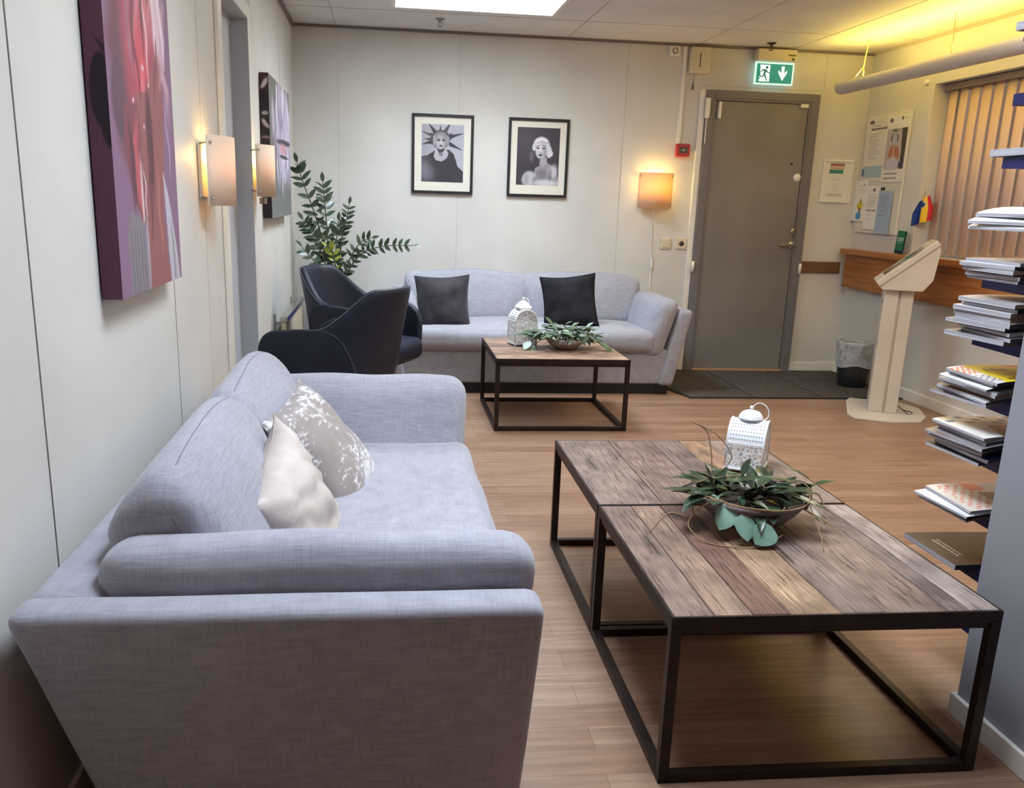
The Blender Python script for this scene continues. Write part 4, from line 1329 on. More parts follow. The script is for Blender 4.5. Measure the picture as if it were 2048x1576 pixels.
def portrait_blonde(u, v, c):
    c[:] = (62, 57, 66)
    mixc(c, ell(u, v, .2, .8, .35, .3, 1.5) * .5, (92, 87, 98)); mixc(c, ell(u, v, .85, .6, .3, .4, 1.5) * .3, (76, 71, 80))
    mixc(c, ell(u, v, .35, .50, .05, .09, 1) * .5, (140, 136, 146))
    # shoulders and arm
    mixc(c, poly(u, v, [(.54, .42), (.54, .34), (.44, .30), (.40, .16), (.30, 0), (1, 0), (1, .10), (.96, .22), (.90, .31), (.78, .37), (.70, .41), (.70, .46)]), (150, 146, 156))
    mixc(c, ell(u, v, .86, .25, .10, .12, .8, -.6), (196, 192, 202)); mixc(c, ell(u, v, .60, .20, .12, .08, .9), (122, 117, 126)); mixc(c, ell(u, v, .80, .17, .04, .12, .9) * .6, (96, 90, 100))
    mixc(c, ell(u, v, .30, .11, .17, .135, .35, .2), (186, 183, 192)); mixc(c, ell(u, v, .24, .10, .05, .10, .9) * .6, (146, 142, 152)); mixc(c, ell(u, v, .44, .06, .06, .08, .8) * .7, (120, 114, 126))
    mixc(c, ell(u, v, .70, .04, .30, .055, .9), (204, 201, 210)); mixc(c, poly(u, v, [(0, 0), (.10, 0), (.12, .10), (.20, .24), (0, .24)]) * .6, (66, 60, 70))
    mixc(c, poly(u, v, [(.55, .48), (.70, .50), (.72, .40), (.62, .32), (.56, .36)]), (166, 162, 172))
    # hair
    mixc(c, ell(u, v, .57, .71, .19, .135, .15), (206, 204, 210)); mixc(c, ell(u, v, .745, .60, .075, .12, .3, .2), (204, 202, 210)); mixc(c, ell(u, v, .80, .56, .05, .05, .3), (216, 214, 220)); mixc(c, ell(u, v, .40, .66, .045, .06, .3), (208, 206, 212))
    for k_ in range(5):
        mixc(c, ell(u, v, .46 + k_ * .055, .80 - abs(k_ - 2) * .012, .03, .022, .7), (232, 230, 236)); mixc(c, ell(u, v, .49 + k_ * .055, .77 - abs(k_ - 2) * .012, .016, .018, .7), (138, 134, 144))
    # face
    mixc(c, ell(u, v, .565, .615, .135, .155, .12, -.08), (188, 185, 193)); mixc(c, ell(u, v, .51, .66, .07, .09, .8), (206, 203, 210)); mixc(c, ell(u, v, .66, .56, .04, .09, .8) * .6, (142, 138, 148))
    mixc(c, ell(u, v, .488, .648, .036, .013, .5, -.1), (54, 48, 56)); mixc(c, ell(u, v, .63, .648, .038, .013, .5, .1), (54, 48, 56))
    mixc(c, ell(u, v, .49, .685, .048, .006, .7, .15), (84, 78, 88)); mixc(c, ell(u, v, .64, .69, .05, .006, .7, -.15), (84, 78, 88))
    mixc(c, ell(u, v, .55, .60, .014, .045, .8), (220, 218, 224)); mixc(c, ell(u, v, .555, .575, .022, .008, .6), (110, 104, 114))
    mixc(c, ell(u, v, .555, .528, .046, .020, .35), (60, 50, 58)); mixc(c, ell(u, v, .555, .522, .03, .006, .6), (150, 140, 150))
    mixc(c, ell(u, v, .57, .475, .05, .012, 1) * .5, (130, 126, 136))


def framed_photo(label, cx, cz, w, h, fn, iw, ih, dz):
    root = thing('framed_photograph', label, 'picture', (cx, D, cz), 0, 'black and white photographs over the far sofa')
    t = .019
    bm = bmesh.new()
    box(bm, -w / 2, -w / 2 + t, -.024, -.002, -h / 2, h / 2, .002); box(bm, w / 2 - t, w / 2, -.024, -.002, -h / 2, h / 2, .002)
    box(bm, -w / 2 + t, w / 2 - t, -.024, -.002, -h / 2, -h / 2 + t, .002); box(bm, -w / 2 + t, w / 2 - t, -.024, -.002, h / 2 - t, h / 2, .002)
    obj('frame', bm, M_frame, root)
    bm = bmesh.new(); box(bm, -w / 2 + t, w / 2 - t, -.012, -.004, -h / 2 + t, h / 2 - t)
    obj('mount', bm, mat('cream_mount_board', (226, 220, 208), .6), root)
    grid_mesh('photograph', M_photo, iw, ih, 130, 190, fn, root, Matrix.Translation((0, -.0128, dz)))


framed_photo('framed black and white photo of a woman in a spiked headdress', 1.056, 1.577, .445, .55, portrait_spikes, .305, .400, .006)
framed_photo('framed black and white photo of a light-haired woman with bare shoulders', 1.757, 1.575, .447, .553, portrait_blonde, .315, .405, .010)

# ================================================================== WALL SCONCES
def make_sconce(label, M, w, h, group, power, lit_col=(1.0, .66, .20), shade=None):
    """curved frosted sheet held off a back plate; local: y- is out of the wall"""
    root = thing('wall_lamp', label, 'lamp', group=group); root.matrix_world = M
    bm = bmesh.new(); box(bm, -w * .36, w * .36, -.014, 0, -h * .40, h * .40, .004)
    obj('back_plate', bm, M_white, root)
    bm = bmesh.new(); n = 18; off = .108
    fr, bk = [], []
    for i in range(n + 1):
        q = i / n * 2 - 1; x = q * w / 2; y = -off + .068 * q * q
        fr.append((bm.verts.new((x, y - .0015, -h / 2)), bm.verts.new((x, y - .0015, h / 2)))); bk.append((bm.verts.new((x, y + .0015, -h / 2)), bm.verts.new((x, y + .0015, h / 2))))
    for i in range(n):
        for a_, b_ in ((fr[i], fr[i + 1]), (bk[i + 1], bk[i])):
            f = bm.faces.new((a_[0], b_[0], b_[1], a_[1])); f.smooth = True
        for kk in (0, 1):
            bm.faces.new((fr[i][kk], fr[i + 1][kk], bk[i + 1][kk], bk[i][kk]))
    for i in (0, n):
        bm.faces.new((fr[i][0], fr[i][1], bk[i][1], bk[i][0]))
    obj('shade', bm, shade or M_shade, root)
    for sx in (-1, 1):
        for sz in (-1, 1):
            bm = bmesh.new(); tube(bm, [(sx * w * .47, -.051, sz * h * .40), (sx * w * .36, -.010, sz * h * .38)], .003, 8)
            lathe(bm, [(0, -.004), (.005, -.003), (.005, .003), (0, .004)], 10, (sx * w * .47, -.053, sz * h * .40))
            obj('clip', bm, M_chrome, root)
    bm = bmesh.new(); lathe(bm, [(0, -.03), (.012, -.028), (.017, -.008), (.017, .012), (.010, .03), (0, .034)], 16, (0, -.045, .005))
    obj('bulb', bm, M_bulb, root, 'all')
    ld = bpy.data.lights.new('bulb_light', 'POINT'); ld.energy = power; ld.color = lit_col; ld.shadow_soft_size = .02
    lo = bpy.data.objects.new('bulb_light', ld); COL.objects.link(lo); lo.parent = root; lo.location = (0, -.045, .05)
    return root


def M_lw(y, z):   # on left wall; local -y -> +x
    return Matrix(((0, -1, 0, .001), (1, 0, 0, y), (0, 0, 1, z), (0, 0, 0, 1)))


make_sconce('cream curved-shade wall lamp nearest the camera, beside the large mauve canvas', M_lw(3.34, 1.335), .29, .235, 'cream wall lamps', 1.3)
s2 = make_sconce('cream curved-shade wall lamp on the left wall in front of the grey canvas', M_lw(4.52, 1.368), .29, .24, 'cream wall lamps', .9)
bm = bmesh.new(); lathe(bm, [(0, 0), (.018, 0), (.018, .03), (0, .03)], 16, (.06, -.04, -.155)); obj('switch_knob', bm, M_chrome, s2, True)
s3 = make_sconce('lit wall lamp glowing yellow on the far wall beside the grey door', Matrix.Translation((2.652, D - .001, 1.372)), .262, .255, 'cream wall lamps', 5.0, shade=M_shade_lit)
bm = bmesh.new(); tube(bm, bez([(.0, -.006, -.10), (.004, -.007, -.25), (.012, -.006, -.42), (.018, -.006, -.50)], 6), .0035, 8); tube(bm, [(.020, -.006, -.56), (.025, -.006, -.80), (.03, -.006, -1.25)], .0035, 8)
obj('lamp_cord', bm, M_white, s3, 'all')
bm = bmesh.new(); box(bm, .010, .030, -.018, -.001, -.575, -.495, .005); obj('cord_switch', bm, M_white, s3)

# ================================================================== WALL DEVICES
root = thing('light_switch', 'cream square light switch on the far wall, left of the power socket', 'switch', (2.776, D, .985))
bm = bmesh.new(); box(bm, -.042, .042, -.010, 0, -.042, .042, .003); obj('switch_plate', bm, M_cream, root)
bm = bmesh.new(); box(bm, -.030, .030, -.014, -.010, -.030, .030, .002); obj('rocker', bm, M_cream, root)
root = thing('power_socket', 'cream power socket on the far wall beside the grey door', 'socket', (2.898, D, .987))
bm = bmesh.new(); box(bm, -.042, .042, -.010, 0, -.042, .042, .003); obj('socket_plate', bm, M_cream, root)
bm = bmesh.new(); lathe(bm, [(0, 0), (.019, 0), (.019, .002), (0, .002)], 24); placed(bm, Matrix.Translation((0, -.010, 0)) @ Matrix.Rotation(PI / 2, 4, 'X')); obj('socket_hole', bm, M_darkglass, root)

root = thing('alarm_button', 'red square fire alarm call point left of the grey door', 'alarm', (2.842, D, 1.668))
bm = bmesh.new(); box(bm, -.05, .05, -.045, 0, -.045, .045, .005); obj('alarm_housing', bm, M_red, root)
bm = bmesh.new(); box(bm, -.030, .030, -.047, -.045, -.020, .020, .001); obj('alarm_face', bm, M_darkglass, root)
bm = bmesh.new(); lathe(bm, [(0, 0), (.010, 0), (.010, .002), (0, .002)], 20); placed(bm, Matrix.Translation((0, -.047, 0)) @ Matrix.Rotation(PI / 2, 4, 'X'))
for x in (-.018, .018):
    box(bm, x - .004, x + .004, -.0482, -.047, -.004, .004)
obj('push_dot', bm, mat('pale_grey_print', (150, 140, 140), .5), root)
bm = bmesh.new(); box(bm, 2.794, 2.822, D - .016, D, 1.713, H - .02, .002)
tag(obj('cable_duct', bm, M_white), 'thin white vertical cable duct running from the ceiling to the red alarm', 'cable duct')

root = thing('emergency_lamp_box', 'cream wall box with a hanging pull cord, left of the exit sign', 'box', (2.915, D, 2.295))
bm = bmesh.new(); box(bm, -.077, .077, -.06, 0, -.088, .088, .012, seg=3); obj('housing', bm, M_cream, root, True)
bm = bmesh.new(); box(bm, -.010, -.003, -.0615, -.060, -.05, .045); obj('slot', bm, M_darkglass, root)
bm = bmesh.new(); tube(bm, [(-.035, -.03, -.088), (-.037, -.03, -.15)], .002, 6); lathe(bm, [(0, -.205), (.011, -.198), (.009, -.175), (.003, -.15), (0, -.15)], 14, (-.037, -.03, 0)); obj('pull_cord', bm, mat('grey_cord', (118, 112, 108), .6), root, True)

root = thing('motion_detector', 'small white square detector high on the far wall near the cornice', 'detector', (2.725, D, 2.352))
bm = bmesh.new(); box(bm, -.040, .040, -.03, 0, -.034, .034, .006); obj('housing', bm, M_white, root)
bm = bmesh.new(); lathe(bm, [(.022, 0), (.022, .004), (.014, .004), (.014, 0)], 24); placed(bm, Matrix.Translation((0, -.030, 0)) @ Matrix.Rotation(PI / 2, 4, 'X')); obj('sounder_ring', bm, mat('grey_ring', (140, 132, 128), .6), root)

# exit sign
root = thing('exit_sign', 'green lit emergency exit sign with running figure and down arrow above the grey door', 'sign', (3.474, D, 2.225))
bm = bmesh.new(); box(bm, -.145, .150, -.085, 0, .085, .165, .006); obj('sign_housing', bm, M_cream, root)
bm = bmesh.new(); box(bm, .085, .140, -.0865, -.085, .120, .132); box(bm, .112, .132, -.0865, -.085, .090, .108); obj('housing_marks', bm, mat('olive_print', (112, 104, 70), .6), root)
bm = bmesh.new(); box(bm, -.148, .148, -.060, -.046, -.077, .078, .002); obj('sign_panel', bm, mat('lit_white_acrylic', (200, 235, 225), .4, emit=(200, 240, 232), estr=.85), root)
M_sgreen = mat('lit_green_film', (0, 110, 98), .4, emit=(0, 136, 120), estr=.75)
M_swhite = mat('lit_white_print', (225, 245, 240), .4, emit=(226, 240, 244), estr=.95)
bm = bmesh.new(); box(bm, -.136, .136, -.0612, -.060, -.066, .066); obj('green_field', bm, M_sgreen, root)
bm = bmesh.new(); prism(bm, [(-.112, .058), (-.036, .058), (-.036, -.056), (-.112, -.056), (-.120, -.048), (-.106, -.036), (-.118, -.022), (-.104, -.02)], 'y', -.0622, -.0612)
obj('white_doorway', bm, M_swhite, root)
bm = bmesh.new()
prism(bm, [(.052, .052), (.074, .052), (.074, .004), (.096, .026), (.096, .008), (.063, -.048), (.030, .008), (.030, .026), (.052, .004)], 'y', -.0622, -.0612)
obj('arrow', bm, M_swhite, root)
bm = bmesh.new(); y0, y1 = -.0632, -.0622
lathe(bm, [(0, 0), (.0095, 0), (.0095, .001), (0, .001)], 20); placed(bm, Matrix.Translation((-.060, y1, .040)) @ Matrix.Rotation(PI / 2, 4, 'X'))
prism(bm, [(-.086, .028), (-.062, .026), (-.052, .012), (-.036, .006), (-.036, .000), (-.056, .004), (-.064, .012), (-.070, -.004), (-.064, -.014), (-.052, -.050), (-.058, -.054), (-.066, -.034), (-.078, -.014), (-.084, -.026), (-.110, -.028), (-.110, -.021), (-.088, -.019), (-.082, .004), (-.080, .018), (-.090, .018), (-.098, .004), (-.104, .008), (-.096, .024)], 'y', y0, y1)
obj('running_figure', bm, mat('dark_green_print', (0, 84, 70), .4, emit=(0, 110, 90), estr=.6), root)


# sprinklers
def sprinkler(label, x, y, m):
    root = thing('ceiling_sprinkler', label, 'sprinkler', (x, y, H - .001))
    bm = bmesh.new(); lathe(bm, [(0, 0), (.034, 0), (.030, -.006), (.010, -.014), (.009, -.024), (0, -.024)], 20); obj('escutcheon', bm, m, root, True)
    bm = bmesh.new()
    for s in (-1, 1):
        tube(bm, bez([(s * .008, 0, -.022), (s * .015, 0, -.034), (s * .004, 0, -.046)], 5), .0028, 6)
    lathe(bm, [(0, -.046), (.016, -.047), (.016, -.050), (0, -.050)], 16); obj('deflector', bm, m, root, True)


sprinkler('pale ceiling sprinkler head by the skylight', 1.00, 6.20, mat('grey_sprinkler_metal', (150, 142, 136), .4, .5))
sprinkler('dark ceiling sprinkler head in front of the exit sign', 3.37, 6.42, mat('dark_bronze_metal', (74, 60, 48), .4, .6))

# framed notice
def notice(u, v, c):
    c[:] = (228, 226, 222)
    mixc(c, rect(u, v, .22, .76, .88, .96), (176, 112, 100)); mixc(c, rect(u, v, .21, .75, .82, .86), (190, 150, 104)); mixc(c, rect(u, v, .20, .74, .69, .80), (70, 138, 132))
    for k_ in range(10):
        if k_ == 3:
            continue
        hw = (.18, .26, .14, 0, .08, .10, .10, .14, .12, .30)[k_]; y = .64 - k_ * .052
        mixc(c, rect(u, v, .48 - hw, .48 + hw, y - .010, y + .008) * (np.sin(u * 160) > -.5) * .6, (140, 136, 140))
    mixc(c, rect(u, v, .16, .78, .10, .16) * .35, (150, 148, 150))


root = thing('framed_notice', 'white framed notice with coloured bars right of the grey door', 'notice', (4.082, D, 1.486))
bm = bmesh.new(); w_, h_, t_ = .243, .318, .016
for b_ in ((-w_ / 2, -w_ / 2 + t_, -h_ / 2, h_ / 2), (w_ / 2 - t_, w_ / 2, -h_ / 2, h_ / 2), (-w_ / 2 + t_, w_ / 2 - t_, -h_ / 2, -h_ / 2 + t_), (-w_ / 2 + t_, w_ / 2 - t_, h_ / 2 - t_, h_ / 2)):
    box(bm, b_[0], b_[1], -.018, -.001, b_[2], b_[3], .002)
obj('frame', bm, M_white, root)
grid_mesh('notice_sheet', M_pig, w_ - 2 * t_, h_ - 2 * t_, 90, 130, notice, root, Matrix.Translation((0, -.006, 0)))

# bumper rail on far wall
bm = bmesh.new(); box(bm, 3.872, W - .07, D - .022, D, .79, .876, .003)
tag(obj('bumper_rail', bm, M_board), 'short brown wooden bumper rail on the far wall right of the grey door', 'rail')

# ledge with apron along right wall
root = thing('window_ledge', 'long varnished wooden ledge with a deep apron under the window blinds', 'shelf', (W, 1.9, 0))
bm = bmesh.new(); box(bm, -.10, -.001, 0, 4.68, .945, .985, .004); obj('ledge_top', bm, M_ledge, root)
bm = bmesh.new(); box(bm, -.06, -.001, .01, 4.66, .695, .945, .003); obj('apron', bm, M_ledge, root)

# blinds
root = thing('vertical_blinds', 'peach vertical slat blinds closed across the window on the right', 'blinds', (W + .085, 0, 0))
bm = bmesh.new(); box(bm, -.03, .03, WY0 + .02, WY1 - .02, 2.055, 2.095, .004); obj('head_rail', bm, mat('taupe_head_rail', (150, 134, 124), .5), root)
y = WY1 - .085; k_ = 0
while y > WY0 + .06 and k_ < 40:
    bm = bmesh.new(); hw = .047; tw = .05 + .03 * math.sin(k_ * 1.7)
    dx, dy = math.sin(tw) * hw, math.cos(tw) * hw
    cyx = []
    for zz in (1.0, 2.055):
        cyx.append([bm.verts.new((-dx * q - .004 * (1 - q * q), y - dy * q * -1 * -1, zz)) for q in (-1, -.5, 0, .5, 1)])
    for q in range(4):
        bm.faces.new((cyx[0][q], cyx[0][q + 1], cyx[1][q + 1], cyx[1][q]))
    s_ = obj('slat', bm, M_blind, root, 'all'); md = s_.modifiers.new('thick', 'SOLIDIFY'); md.thickness = .0008
    y -= .112; k_ += 1
bm = bmesh.new(); tube(bm, [(0, WY0 + .1, 1.004), (0, WY1 - .1, 1.004)], .0015, 5); obj('bottom_chain', bm, M_white, root)

# ================================================================== POSTER BOARD
def XW(y, z, x=0.0):    # sheet on right wall: faces -x, its right is -y
    return Matrix(((0, 1, 0, W - x), (-1, 0, 0, y), (0, 0, 1, z), (0, 0, 0, 1)))


bm = bmesh.new(); box(bm, W - .018, W - .001, 5.995, 6.56, 1.11, 1.955, .006)
tag(obj('notice_board', bm, mat('pale_board', (222, 217, 206), .4)), 'white board on the right wall covered with posters and leaflets', 'board')


def lines(u, v, c, x0, x1, y0, y1, n, col=(140, 138, 146), seed=0, a=.7):
    rr = random.Random(seed)
    for i in range(n):
        yy = y1 - (y1 - y0) * (i + .5) / n; e = x1 - (x1 - x0) * rr.uniform(0, .35)
        mixc(c, rect(u, v, x0, e, yy - .28 * (y1 - y0) / n, yy + .12 * (y1 - y0) / n) * (np.sin(u * 190 + i * 5) > -.6) * a, col)


def poster_big(u, v, c):
    c[:] = (228, 224, 214)
    mixc(c, ell(u, v, .14, .93, .05, .035, .2), (112, 96, 110)); mixc(c, ell(u, v, .56, .93, .035, .03, .2), (96, 90, 108)); mixc(c, rect(u, v, .60, .92, .925, .932) * .6, (120, 116, 120))
    mixc(c, rect(u, v, .86, .90, .91, .96), (90, 86, 96))
    lines(u, v, c, .20, .50, .915, .935, 1); lines(u, v, c, .14, .42, .86, .88, 1, (86, 82, 90)); mixc(c, rect(u, v, .10, .46, .80, .835) * (np.sin(u * 140) > -.75), (76, 72, 82))
    lines(u, v, c, .10, .36, .36, .74, 12, seed=1); mixc(c, rect(u, v, .05, .42, .06, .22), (168, 190, 204)); mixc(c, rect(u, v, .0, .05, .10, .20), (80, 112, 152))
    mixc(c, rect(u, v, .44, .99, .10, .78), (186, 176, 180)); mixc(c, rect(u, v, .86, .99, .10, .80), (62, 56, 56)); mixc(c, ell(u, v, .90, .60, .10, .26, .3), (62, 56, 58))
    mixc(c, ell(u, v, .70, .60, .12, .10, .3), (126, 112, 120)); mixc(c, ell(u, v, .70, .58, .06, .09, .3), (172, 184, 206)); mixc(c, ell(u, v, .68, .71, .10, .03, .4), (92, 128, 74))
    mixc(c, ell(u, v, .64, .40, .12, .08, .3, .5), (176, 112, 86)); mixc(c, ell(u, v, .78, .40, .11, .07, .3, -.5), (176, 112, 86)); mixc(c, ell(u, v, .68, .22, .22, .10, .6), (196, 192, 206)); mixc(c, rect(u, v, .70, .715, .28, .46), (220, 214, 214))
    mixc(c, rect(u, v, .88, .99, .10, .24), (70, 64, 96))


sheet_c = [0]


def sheet(label, M, w, h, fn, nx=70, ny=100, cat='leaflet', m=None, group='papers on the notice board'):
    root = thing('leaflet' if cat == 'leaflet' else 'poster', label, cat, group=group); root.matrix_world = M
    o = grid_mesh('printed_sheet', m or M_pig, w, h, nx, ny, fn, root)
    md = o.modifiers.new('thick', 'SOLIDIFY'); md.thickness = .0012; md.offset = -1
    return root


def p_left(u, v, c):
    c[:] = (224, 220, 212)
    mixc(c, ell(u, v, .20, .93, .11, .032, .2), (112, 96, 110)); lines(u, v, c, .36, .95, .915, .94, 1)
    lines(u, v, c, .22, .8, .86, .885, 1, (86, 82, 90)); mixc(c, rect(u, v, .18, .95, .80, .835) * (np.sin(u * 60) > -.75), (76, 72, 82)); lines(u, v, c, .15, .72, .34, .76, 12, seed=1)
    mixc(c, rect(u, v, .06, .95, .05, .24), (168, 190, 204)); mixc(c, rect(u, v, .0, .10, .08, .20), (80, 112, 152))


def p_right(u, v, c):
    c[:] = (230, 226, 218)
    mixc(c, ell(u, v, .18, .93, .07, .032, .2), (84, 78, 92)); lines(u, v, c, .28, .60, .92, .935, 1); mixc(c, ell(u, v, .66, .945, .035, .028, .3), (70, 66, 74)); lines(u, v, c, .72, 1, .935, .955, 1); lines(u, v, c, .3, .62, .84, .87, 1)
    mixc(c, rect(u, v, .06, .94, .20, .80), (186, 176, 180)); mixc(c, poly(u, v, [(.70, .80), (.94, .80), (.94, .20), (.78, .20), (.76, .5)]), (74, 66, 64))
    mixc(c, ell(u, v, .42, .66, .18, .075, .3), (118, 104, 112)); mixc(c, ell(u, v, .42, .645, .10, .085, .3), (170, 182, 208)); mixc(c, ell(u, v, .40, .775, .14, .022, .4), (92, 128, 74))
    mixc(c, ell(u, v, .34, .44, .14, .10, .25, .7), (176, 112, 86)); mixc(c, ell(u, v, .56, .44, .16, .09, .25, -.5), (176, 112, 86)); mixc(c, ell(u, v, .42, .28, .30, .10, .6), (196, 192, 206)); mixc(c, rect(u, v, .43, .45, .34, .54), (222, 216, 216)); mixc(c, rect(u, v, .72, .94, .22, .30), (70, 64, 96))
    for y_ in (.13, .065):
        mixc(c, rect(u, v, .12, .72, y_ - .014, y_ + .014) * (np.sin(u * 120 + y_ * 50) > -.6), (120, 114, 118))


sheet('pale poster with round emblem and grey text at the left of the notice board', XW(6.40, 1.715, .0205), .30, .45, p_left, 110, 150, 'poster')
sheet('poster with a picture of a figure holding green leaves, top right of the notice board', XW(6.135, 1.705, .0225), .285, .46, p_right, 110, 150, 'poster')


def p_flowers(u, v, c):
    c[:] = (238, 236, 234)
    lines(u, v, c, .30, .95, .84, .88, 1, (90, 96, 90)); mixc(c, ell(u, v, .68, .90, .05, .02, .3), (84, 120, 96)); lines(u, v, c, .3, .9, .70, .80, 3, seed=3, a=.45)
    for x_, y_ in ((.46, .42), (.58, .46), (.52, .36), (.66, .40), (.42, .35), (.60, .33)):
        mixc(c, ell(u, v, x_, y_, .10, .045, .4), (206, 188, 50))
    mixc(c, ell(u, v, .56, .50, .04, .05, .5), (120, 84, 60)); mixc(c, poly(u, v, [(.46, .33), (.62, .33), (.64, .20), (.50, .20)]), (112, 104, 92))
    mixc(c, ell(u, v, .50, .13, .20, .09, .2), (78, 150, 196)); mixc(c, rect(u, v, .42, .58, .14, .20), (88, 156, 200))


def p_cert(u, v, c):
    c[:] = (238, 236, 236)
    mixc(c, ell(u, v, .55, .91, .09, .035, .2), (130, 70, 78)); lines(u, v, c, .15, .9, .50, .84, 9, seed=4); mixc(c, rect(u, v, .12, .85, .42, .46) * (np.sin(u * 90) > -.6), (96, 92, 98)); lines(u, v, c, .15, .6, .2, .4, 2, seed=6, a=.25)


def p_blue(u, v, c):
    c[:] = (166, 186, 212)
    lines(u, v, c, .15, .92, .52, .94, 9, (110, 126, 156), seed=5); lines(u, v, c, .15, .7, .42, .48, 1, (120, 136, 164))


sheet('leaflet with yellow flowers in a blue vase, leftmost at the bottom of the notice board', XW(6.52, 1.345, .024), .20, .30, p_flowers)
sheet('white text leaflet with a dark red seal, between the flower leaflet and the blue one', XW(6.34, 1.295, .026), .185, .315, p_cert)
sheet('pale blue text leaflet at the lower right of the notice board', XW(6.165, 1.262, .028), .185, .305, p_blue)
for (y_, z_, lb) in ((6.245, 1.432, 'black round magnet above the blue leaflet, left of the pair'), (6.215, 1.431, 'black round magnet above the blue leaflet, right of the pair')):
    bm = bmesh.new(); lathe(bm, [(0, 0), (.011, 0), (.011, .007), (0, .007)], 18); placed(bm, Matrix.Translation((W - .018, y_, z_)) @ Matrix.Rotation(-PI / 2, 4, 'Y'))
    tag(obj('magnet', bm, M_black), lb, 'magnet', 'magnets on the notice board')


def p_green(u, v, c):
    c[:] = (30, 116, 84)
    mixc(c, rect(u, v, 0, 1, 0, .14), (24, 44, 46)); mixc(c, rect(u, v, .90, 1, 0, 1), (22, 30, 34))
    mixc(c, rect(u, v, .12, .84, .62, .69) * (np.sin(u * 55) > -.7), (216, 232, 222)); mixc(c, rect(u, v, .12, .84, .54, .595) * (np.sin(u * 50 + 1) > -.7), (206, 226, 214)); mixc(c, rect(u, v, .22, .66, .46, .485), (150, 196, 172))


root = thing('brochure_holder', 'small green leaflet standing in a clear holder on the window ledge', 'leaflet', (W - .05, 5.86, .985))
o = grid_mesh('green_leaflet', M_pig_gloss, .105, .155, 60, 90, p_green, root, Matrix(((0, 1, .1, 0), (-1, 0, 0, 0), (0, 0, 1, .082), (0, 0, 0, 1))))
md = o.modifiers.new('thick', 'SOLIDIFY'); md.thickness = .004
bm = bmesh.new(); box(bm, -.022, .022, -.057, .057, 0, .004); box(bm, .012, .015, -.057, .057, .004, .15)
obj('clear_stand', bm, M_glass, root)

# flag
root = thing('pennant_flag', 'small blue, yellow and red pennant with a round emblem hung in the window recess', 'flag', (W + .035, 5.79, 1.395))


def flagc(u, v, c):
    c[:] = (24, 52, 132)
    mixc(c, rect(u, v, .46, .74, 0, 1), (240, 196, 40)); mixc(c, rect(u, v, .74, 1, 0, 1), (206, 34, 42))
    mixc(c, ell(u, v, .52, .72, .15, .13, .1), (214, 216, 226)); mixc(c, ell(u, v, .52, .72, .12, .105, .1), (34, 54, 120))


o = grid_mesh('pennant', M_pig, .15, .165, 70, 70, flagc, root, Matrix(((.35, .94, 0, -.03), (-.94, .35, 0, -.05), (0, 0, 1, -.11), (0, 0, 0, 1))), bend=lambda u, v: .010 * np.sin(u * 9))
me = o.data
for v_ in me.vertices:
    u_ = v_.co.x / .15 + .5; w_ = v_.co.z / .165 + .5
    cut = .35 * abs(u_ - .5) * 2
    v_.co.z -= (u_ - .5) * -.045 if u_ > .5 else (.5 - u_) * .045
    if w_ > .5:
        v_.co.x *= 1 - (w_ - .5) * 1.1
bm = bmesh.new(); tube(bm, [(-.028, -.04, -.035), (-.012, -.025, .02)], .002, 6); obj('flag_cord', bm, mat('tan_cord', (160, 130, 90), .7), root)
bm = bmesh.new(); lathe(bm, [(0, 0), (.019, 0), (.016, .016), (.008, .022), (0, .022)], 16); placed(bm, Matrix.Translation((W, 5.89, 2.118)) @ Matrix.Rotation(-PI / 2, 4, 'Y'))
tag(obj('wall_sensor', bm, M_white, None, True), 'small white round knob on the right wall above the window corner', 'sensor')

# ================================================================== PENDANT LAMP
root = thing('pendant_light', 'long grey tubular pendant lamp hung under the yellow-lit ceiling', 'lamp', (3.90, 0, 2.125))
y0_, y1_ = 1.55, 6.36
bm = bmesh.new(); prof = []
n = 20
for i in range(n + 1):
    a = PI * (1.12) + (PI * .76) * i / n
    prof.append((.036 * math.cos(a), .040 * math.sin(a) + .012))
for i in range(n + 1):
    a = PI * .88 - (PI * .76) * i / n
for sgn, r_ in ((1, .036), (1, .033)):
    pass
ring = [(.052 * math.cos(a), .050 * math.sin(a)) for a in [PI * .80 + 1.4 * PI * i / 26 for i in range(27)]]
inn = [(.049 * math.cos(a), .047 * math.sin(a)) for a in [PI * .80 + 1.4 * PI * i / 26 for i in range(26, -1, -1)]]
prism(bm, ring + inn, 'y', y0_, y1_)
obj('lamp_body', bm, M_tubegrey, root, True)
bm = bmesh.new()
for yy in (y0_ + .002, y1_ - .002):
    prism(bm, ring, 'y', yy - .002, yy + .002)
obj('end_cap', bm, M_tubegrey, root)
bm = bmesh.new(); tube(bm, [(0, y0_ + .03, -.005), (0, y1_ - .03, -.005)], .013, 12); obj('fluorescent_tube', bm, M_tubeglow, root)
M_cord = mat('cream_cord', (236, 222, 150), .5)
bm = bmesh.new(); tube(bm, bez([(.03, 6.10, H - 2.125), (.01, 6.09, .18), (.0, 6.08, .105)], 6), .0045, 8)
for dx_, dy_ in ((-.03, -.07), (.03, .05), (0, -.01), (-.02, .09)):
    tube(bm, [(0, 6.08, .105), (dx_, 6.08 + dy_, .025)], .0028, 6)
obj('power_cord', bm, M_cord, root, 'all')
bm = bmesh.new(); tube(bm, [(.04, 5.18, H - 2.125), (.03, 5.15, .12), (.0, 5.12, .085)], .0018, 6); tube(bm, [(0, 5.12, .085), (-.02, 5.06, .028)], .0012, 5); tube(bm, [(0, 5.12, .085), (.02, 5.18, .028)], .0012, 5)
obj('suspension_wire', bm, mat('brass_wire', (150, 120, 50), .4, .5), root)
bm = bmesh.new(); tube(bm, [(.02, 2.2, H - 2.125), (0, 2.2, .03)], .0018, 6); obj('suspension_wire', bm, M_chrome, root)

